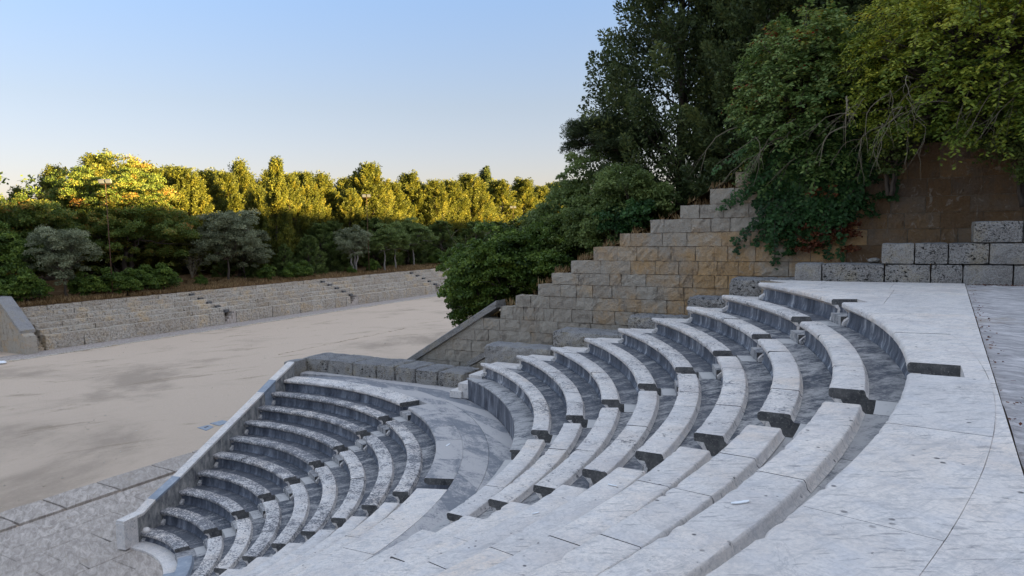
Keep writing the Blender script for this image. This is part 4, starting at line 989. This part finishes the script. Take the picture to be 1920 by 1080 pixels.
# ---- lamp posts
def lamp(lab, s, t, ztop, k=.5):
    zb = far(s, t); o = empty('floodlight_post', P3(s, t, zb), label=lab, cat='lamp post', group='floodlight posts among the trees')
    T = MB(); tube(T, [(0, 0, 0), (0, 0, (ztop-zb)*.5), (0, 0, ztop-zb-.2)], [.09*k, .07*k, .05*k], 8); local('pole', T.mesh('pole', True), M_RUSTP, o)
    A = MB(); tube(A, [(-.9*TX*0-.9*SX*0-.9*.55*k, -.9*.83*k, ztop-zb-.3), (.9*.55*k, .9*.83*k, ztop-zb-.3)], .04*k, 6); local('crossbar', A.mesh('crossbar'), M_RUSTP, o)
    for q in (-1, 1):
        c = Vector((.55*.62*q*k, .83*.62*q*k, ztop-zb)); dx = Vector((.55, .83, 0)); dn = Vector((.83, -.55, -.55)).normalized(); dv = dx.cross(dn).normalized()
        w2, h2 = .52*k, .36*k; v = [c+dx*a*w2+dv*b*h2+dn*e for e in (-.12, .13) for a, b in ((-1, -1), (1, -1), (1, 1), (-1, 1))]
        v = [x if i > 3 else c+(x-c)*.78 for i, x in enumerate(v)]
        me = fixn(mesh('lamp_head', v, [(0, 3, 2, 1), (4, 5, 6, 7)]+[(i, (i+1) % 4, 4+(i+1) % 4, 4+i) for i in range(4)])); hd = local('lamp_head', me, M_LAMP, o)
        g = [c+dx*a*w2*.85+dv*b*h2*.8+dn*.135 for a, b in ((-1, -1), (1, -1), (1, 1), (-1, 1))]; g2 = [x+dn*.01 for x in g]
        local('lamp_glass', fixn(mesh('lamp_glass', g+g2, [(0, 3, 2, 1), (4, 5, 6, 7)]+[(i, (i+1) % 4, 4+(i+1) % 4, 4+i) for i in range(4)])), M_GLASS, hd)
lamp('post with two floodlights standing in front of the orange tree', 28.0, -44.5, 13.7)
lamp('slim rusty post with two floodlights in front of golden conifers', 62.2, -44.5, 13.6)
lamp('most distant floodlight post half hidden by the bushes at right', 101.0, -44.5, 12.9, .5)

# ================================================================= NEAR VEGETATION (right side)
def near_bush(lab, s, t, z, h, rs, rt, n, per, seed, mat, ll=.11, lw=.07, cr=.38, name='bush', cat='bush', base=.02, droop=0., **kw):
    o = broad(h, rs, rt, n, per, seed, mat, ll, lw, base, 10, cr, name=name, label=lab, cat=cat, stems=4, droop=droop, **kw)
    put(o, s, t, z, 1., AS); return o
near_bush('dense dark green bush overhanging the sand left of the stepped wall', 20.6, -.2, 3.1, 5.0, 2.1, 2.0, 380, 150, 81, L_GREEN, .13, .08)
near_bush('dark green bush behind the lower steps of the tall wall', 17.4, 2.4, 3.6, 5.2, 2.4, 2.4, 420, 150, 82, L_GREEN, .12, .08)
near_bush('dark rounded bush above the middle steps of the tall wall', 18.2, 5.2, 4.7, 4.6, 2.3, 2.2, 380, 150, 83, L_GREEN, .12, .08)
near_bush('large grey-green shrub mass left of the tall dark conifers', 20.2, 6.0, 5.6, 6.6, 3.0, 2.6, 520, 150, 84, L_MID, .12, .07)
near_bush('grey-green shrub between the bushes and the sunlit tree line', 26, 1.0, 3.0, 7.0, 3.4, 3.2, 420, 150, 85, L_MID, .14, .08)
near_bush('dark undergrowth below the tall conifers behind the wall', 17.0, 8.6, 6.8, 4.2, 2.2, 2.2, 380, 140, 86, L_MID, .11, .07)
near_bush('bright green leafy sprig growing over the wall steps', 15.5, 9.2, 7.4, 2.3, .7, 1.1, 60, 90, 87, L_IVY, .13, .09, .28)
bare('dead_shrub', 'bare grey branches sticking out of the bushes left of the wall', 24.0, -2.0, 5.2, 3.6, 2.6, 22, 9, M_TWIG, .03)
pine = broad(7.2, 2.2, 2.0, 170, 330, 91, L_PINE, .17, .026, .55, 8, .5, name='pine_tree', label='pine crown with long needles jutting left of the dark conifers', cat='tree', flatz=.6)
put(pine, 21.0, 6.6, 6.6, .98, 0.)
def big_conifer(lab, s, t, z, h, rad, n, per, seed, **kw):
    o = conifer(h, rad, n, per, seed, low=.08, mat=L_DARK, ll=.17, lw=.085, cone=.85, up=.5, ln_=(.09, .17), name='dark_conifer', label=lab, cat='tree', group='tall dark conifers behind the stepped wall', **kw); put(o, s, t, z, 1.); return o
big_conifer('tall dark conifer at the left of the group, cut by top edge', 22.5, 9.2, 7.6, 18.5, 3.9, 320, 270, 101)
big_conifer('tall dark conifer in the middle with thick twin trunk', 23.0, 12.4, 8.4, 17.5, 3.6, 290, 260, 102)
big_conifer('tall dark conifer at the right behind the pistachio tree', 23.5, 16.3, 9.4, 17.5, 3.9, 280, 250, 103)
big_conifer('dark conifer behind the yellow-green tree at top right', 21.5, 21.5, 10.9, 14, 4.0, 260, 220, 104)
big_conifer('dark conifer nearest the wall behind the pistachio tree', 19.0, 13.6, 9.0, 9.5, 2.9, 190, 230, 105)

GRV = [(18.5, 25.5, 15.5, 'dark conifer on the slope beyond the right picture edge'), (24, 19.5, 15, 'dark conifer filling the gap above the right end of the tall wall'), (27, 24.5, 17, 'dark conifer behind the others at far right'), (30, 17.5, 15, 'dark conifer deep in the grove behind the pistachio tree'),
  (31, 11.5, 14, 'dark conifer deep in the grove behind the tallest pair'), (21, 31, 16, 'dark conifer high on the slope at right'), (29, 33, 16, 'dark conifer at the back of the grove on the slope'), (18, 38, 15, 'conifer furthest up the slope'), (36, 25, 15, 'conifer at the far back of the grove')]
src = big_conifer('dark conifer closing the gap at the top right corner of the wall', 17.8, 22.5, 11.0, 13, 3.8, 250, 220, 106)
for i, (a, b, h_, lab) in enumerate(GRV):
    o = copy_tree(src); put(o, a, b, hz(a, b)-.1, h_/13.0, i*1.7, lab)
near_bush('dark shrub on top of the tall wall at the right', 15.4, 19.2, 10.2, 2.6, 1.3, 3.2, 260, 120, 204, L_GREEN, .11, .07, .36)
# pistachio tree leaning over the wall, and yellow-green tree at right
def shoots(L, T, p0, d, n, length, per, ll, lw, tone, spread=.5, grav=.35, r=.012, pair=True):
    """leafy shoots fanning out of p0 towards d, drooping"""
    for i in range(n):
        v = unit(np.asarray(d)+rnd(1, spread)[0]); ln = length*RG.uniform(.5, 1.15); k = np.linspace(0, 1, 7)
        pts = np.asarray(p0)[None]+v[None]*(k*ln)[:, None]+np.array([0, 0, -1.])[None]*(k**2*ln*grav)[:, None]+rnd(7, .02)
        if T is not None: tube(T, [tuple(p) for p in pts], [r*(1-.75*q) for q in k], 3)
        m = per; q = RG.uniform(.12, 1, m); idx = np.clip((q*6).astype(int), 0, 5); fr = q*6-idx
        c = pts[idx]*(1-fr)[:, None]+pts[idx+1]*fr[:, None]; tg = unit(pts[idx+1]-pts[idx]); sd = unit(np.cross(tg, [0, 0, 1.])); sg = np.where(RG.random(m) < .5, -1., 1.)[:, None]
        c2 = c+sd*sg*ll*.55+rnd(m, .02); a = sd*sg+tg*.5+np.array([0, 0, -.25])+rnd(m, .25); nm = np.cross(sd, tg)+rnd(m, .3)
        L.add(c2, a, nm, ll*RG.uniform(.7, 1.25, m), lw*RG.uniform(.8, 1.2, m), tone+RG.normal(0, .12, m))
def hanging_tree(name, lab, base, crown, ell, n, mat, seed, ll, lw, twigs, tonef, front):
    """base (s,t,z) of trunk; crown centre (s,t,z); ell radii (s,t,z)"""
    global RG; RG = np.random.default_rng(seed); rr = random.Random(seed); L = Leaves(); T = MB()
    B = np.array(P3(*base)); Cc = np.array(crown)
    hub = Vector(P3(crown[0], crown[1], crown[2]-ell[2]*.25))
    tube(T, wob(tuple(B), hub, 6, .15), [.26*(1-.5*i/6) for i in range(7)], 8)
    tw = MB()
    for i in range(n):
        a = rr.uniform(0, 2*pi); e = rr.uniform(-.75, 1.0); ce = sqrt(max(0, 1-e*e)); k = rr.uniform(.55, 1.0)
        ds, dt, dz_ = cos(a)*ce*ell[0]*k, sin(a)*ce*ell[1]*k, e*ell[2]*k
        p = np.array(P3(Cc[0]+ds, Cc[1]+dt, Cc[2]+dz_)); d = np.array(P3(ds/ell[0], dt/ell[1], 0))+np.array([0, 0, .35*e+.1]); d = unit(d)+np.array(P3(*front, 0))*.35
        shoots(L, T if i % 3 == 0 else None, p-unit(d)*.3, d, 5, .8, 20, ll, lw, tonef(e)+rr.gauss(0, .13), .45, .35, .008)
        if i % 4 == 0: tube(T, wob(hub, tuple(p), 4, .18), [.05, .04, .03, .02, .01], 4)
    o = empty(name, tuple(B), label=lab, cat='tree')
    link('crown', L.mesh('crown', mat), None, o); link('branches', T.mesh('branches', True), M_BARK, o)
    if twigs:
        for i in range(twigs):
            a = rr.uniform(-.9, .9); ds = -ell[0]*rr.uniform(.7, 1.0); dt = ell[1]*a
            p = Vector(P3(Cc[0]+ds*.85, Cc[1]+dt, Cc[2]-ell[2]*rr.uniform(.15, .55))); q = p+Vector(P3(-rr.uniform(.3, 1.0), rr.uniform(-1.2, .2), 0))+Vector((0, 0, -rr.uniform(.4, 1.5)))
            tw = MB(); r0 = rr.uniform(.008, .02); bow = Vector((rr.gauss(0, .2), rr.gauss(0, .2), .25)); pts = [tuple(p.lerp(q, k/8)+bow*sin(pi*k/8)+Vector((rr.gauss(0, .012), rr.gauss(0, .012), rr.gauss(0, .012)))) for k in range(9)]
            tube(tw, pts, [r0*(1-.75*k/8) for k in range(9)], 4)
            for j in range(2):
                b = Vector(pts[rr.choice((4, 5, 6))]); e = b+(q-p)*.35+Vector((rr.gauss(0, .15), rr.gauss(0, .15), rr.gauss(-.1, .12))); tube(tw, wob(b, e, 3, .02), [.006, .005, .004, .003], 3)
            link('bare_twig', tw.mesh('bare_twig', True), M_TWIG, o)
    return o
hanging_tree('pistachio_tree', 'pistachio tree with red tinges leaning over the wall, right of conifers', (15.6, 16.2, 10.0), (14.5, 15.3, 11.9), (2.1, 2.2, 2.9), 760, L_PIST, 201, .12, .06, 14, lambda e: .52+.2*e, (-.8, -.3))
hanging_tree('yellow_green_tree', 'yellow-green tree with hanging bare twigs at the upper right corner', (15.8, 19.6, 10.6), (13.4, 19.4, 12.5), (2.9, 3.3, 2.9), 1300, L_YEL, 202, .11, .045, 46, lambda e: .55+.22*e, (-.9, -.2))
# green leaves hanging at the right edge below
near_bush('dark leafy branches hanging over the wall between creeper and corner', 13.5, 17.4, 9.6, 2.0, .6, .9, 90, 120, 205, L_MID, .10, .06, .30)
near_bush('dark green branches hanging over the wall at the right edge', 13.2, 20.3, 9.2, 2.4, .8, 1.0, 120, 120, 203, L_MID, .10, .06, .32)
# creeper curtain on the wall
def creeper():
    global RG; RG = np.random.default_rng(301); rr = random.Random(301); L = Leaves(); T = MB()
    for i in range(150):
        t0 = min(17.6, max(14.5, rr.gauss(15.7, .75))); z0 = rr.uniform(8.9, 11.2)-max(0, 14.9-t0)*.4+abs(t0-15.6)*.35; ln = rr.uniform(.9, 2.3); th = rr.uniform(-2.75, -1.5)
        dt, dz_ = cos(th), sin(th); n = 9; pts = []
        for k in range(n):
            q = k/(n-1); pts.append(np.array(P3(13.92-.45*sin(pi*min(1, q+.12))*rr.uniform(.6, 1), t0+dt*ln*q, z0+dz_*ln*q*.75-.25*q*q)))
        tube(T, [tuple(p) for p in pts], [.012*(1-.7*k/(n-1)) for k in range(n)], 3)
        m = 95; q = RG.uniform(0, 1, m)*(n-1.001); idx = q.astype(int); fr = (q-idx)[:, None]; P_ = np.array(pts); c = P_[idx]*(1-fr)+P_[idx+1]*fr
        tg = unit(P_[idx+1]-P_[idx]); up = np.array(P3(-1, 0, 0))+np.array([0, 0, .5]); sd = unit(np.cross(tg, up)); sg = np.where(RG.random(m) < .5, -1., 1.)[:, None]
        L.add(c+sd*sg*.06+rnd(m, .035), sd*sg+tg*.45+rnd(m, .25), up[None]+rnd(m, .3), .13*RG.uniform(.7, 1.2, m), .085*RG.uniform(.8, 1.2, m), .42+rr.gauss(0, .16)+RG.normal(0, .1, m))
    for i in range(90):
        clump(L, P3(13.7, rr.gauss(15.8, .55), rr.uniform(8.6, 11.2)), .32, 60, .12, .08, .35+rr.gauss(0, .1))
    for (tt, zz) in [(14.62, 8.5), (14.75, 8.2), (14.9, 7.95), (15.0, 8.4), (14.85, 7.7), (15.1, 8.0)]: clump(L, P3(13.8, tt, zz), .24, 90, .11, .08, .4)
    o = empty('creeper', P3(13.7, 15.8, 7.2), label='dark green creeper with leafy shoots hanging down the ochre wall', cat='creeper')
    link('leaves', L.mesh('leaves', L_IVY), None, o); link('stems', T.mesh('stems'), M_BARK, o)
    D = Leaves()
    for i in range(34): clump(D, P3(13.75, rr.uniform(15.1, 16.6), rr.uniform(7.75, 8.6)), .20, 40, .09, .05, .35+rr.gauss(0, .12))
    for i in range(8): clump(D, P3(13.5, rr.uniform(15.4, 16.2), rr.uniform(9.3, 9.7)), .14, 30, .09, .06, .75)
    link('withered_leaves', D.mesh('withered_leaves', L_RUST), None, o)
creeper()
# fallen leaves
def litter(name, lab, spots, seed):
    global RG; RG = np.random.default_rng(seed); c = []
    for (x0, y0, x1, y1, n, w_, z) in spots:
        k = RG.random(n); c.append(np.stack([x0+(x1-x0)*k+RG.normal(0, w_, n), y0+(y1-y0)*k+RG.normal(0, w_, n), z+RG.uniform(.0, .02, n)], 1))
    c = np.concatenate(c); N = len(c); ax = rnd(N); ax[:, 2] *= .25; nm = np.array([0, 0, 1.])[None]+rnd(N, .35)
    prop(link(name, leafmesh(name, c, ax, nm, *(.04*RG.uniform(.5, 1.3, N), .024), RG.random(N)*.7, L_RUST), None, None), lab, 'leaves', kind='stuff')
e0 = (-11.4*EX+(EC+.1)*NX, -11.4*EY+(EC+.1)*NY); e1 = (8*EX+(EC+.06)*NX, 8*EY+(EC+.06)*NY)
w0 = P3(11.2, 19.2); w1 = P3(11.2, 22)
litter('fallen_leaves', 'brown fallen leaves along the terrace edge and foot of low wall', [(*e0, *e1, 160, .04, ZT-.02), (*w0[:2], *w1[:2], 600, .10, ZT-.025), (*P3(12.2, 15.8)[:2], *P3(12.0, 16.4)[:2], 60, .05, 7.6)], 8)
# white scrap on the foreground terrace
chip = []
for i in range(12):
    a = 2*pi*i/12; chip.append((.15*cos(a)*(1+.2*sin(3*a)), .045*sin(a)*(1+.3*cos(2*a))))
def scrap(lab, x, y, z, rz, k=1.):
    pts = [(x+(a*cos(rz)-b*sin(rz))*k, y+(a*sin(rz)+b*cos(rz))*k) for a, b in chip]
    prop(link('white_scrap', fixn(mesh('white_scrap', *prism(pts, z-.001, z+.006, .002))), M_WHITE, None), lab, 'scrap', 'small white scraps on the marble')
scrap('thin white flake lying on the topmost foreground bench', 16.71, 4.67, zu(7)+.002, 1.25, .42)
scrap('small white flake lower down on a foreground bench', 13.99, 6.0, zu(4)+.004, .4, .35)
scrap('tiny white flake on the worn bench at the bottom of the picture', 13.45, 5.37, zu(3)+.004, 1.5, .3)
scrap('white streak on the mottled walkway floor', 4.56, 8.96, zl(9)+.002, -.9, .7)
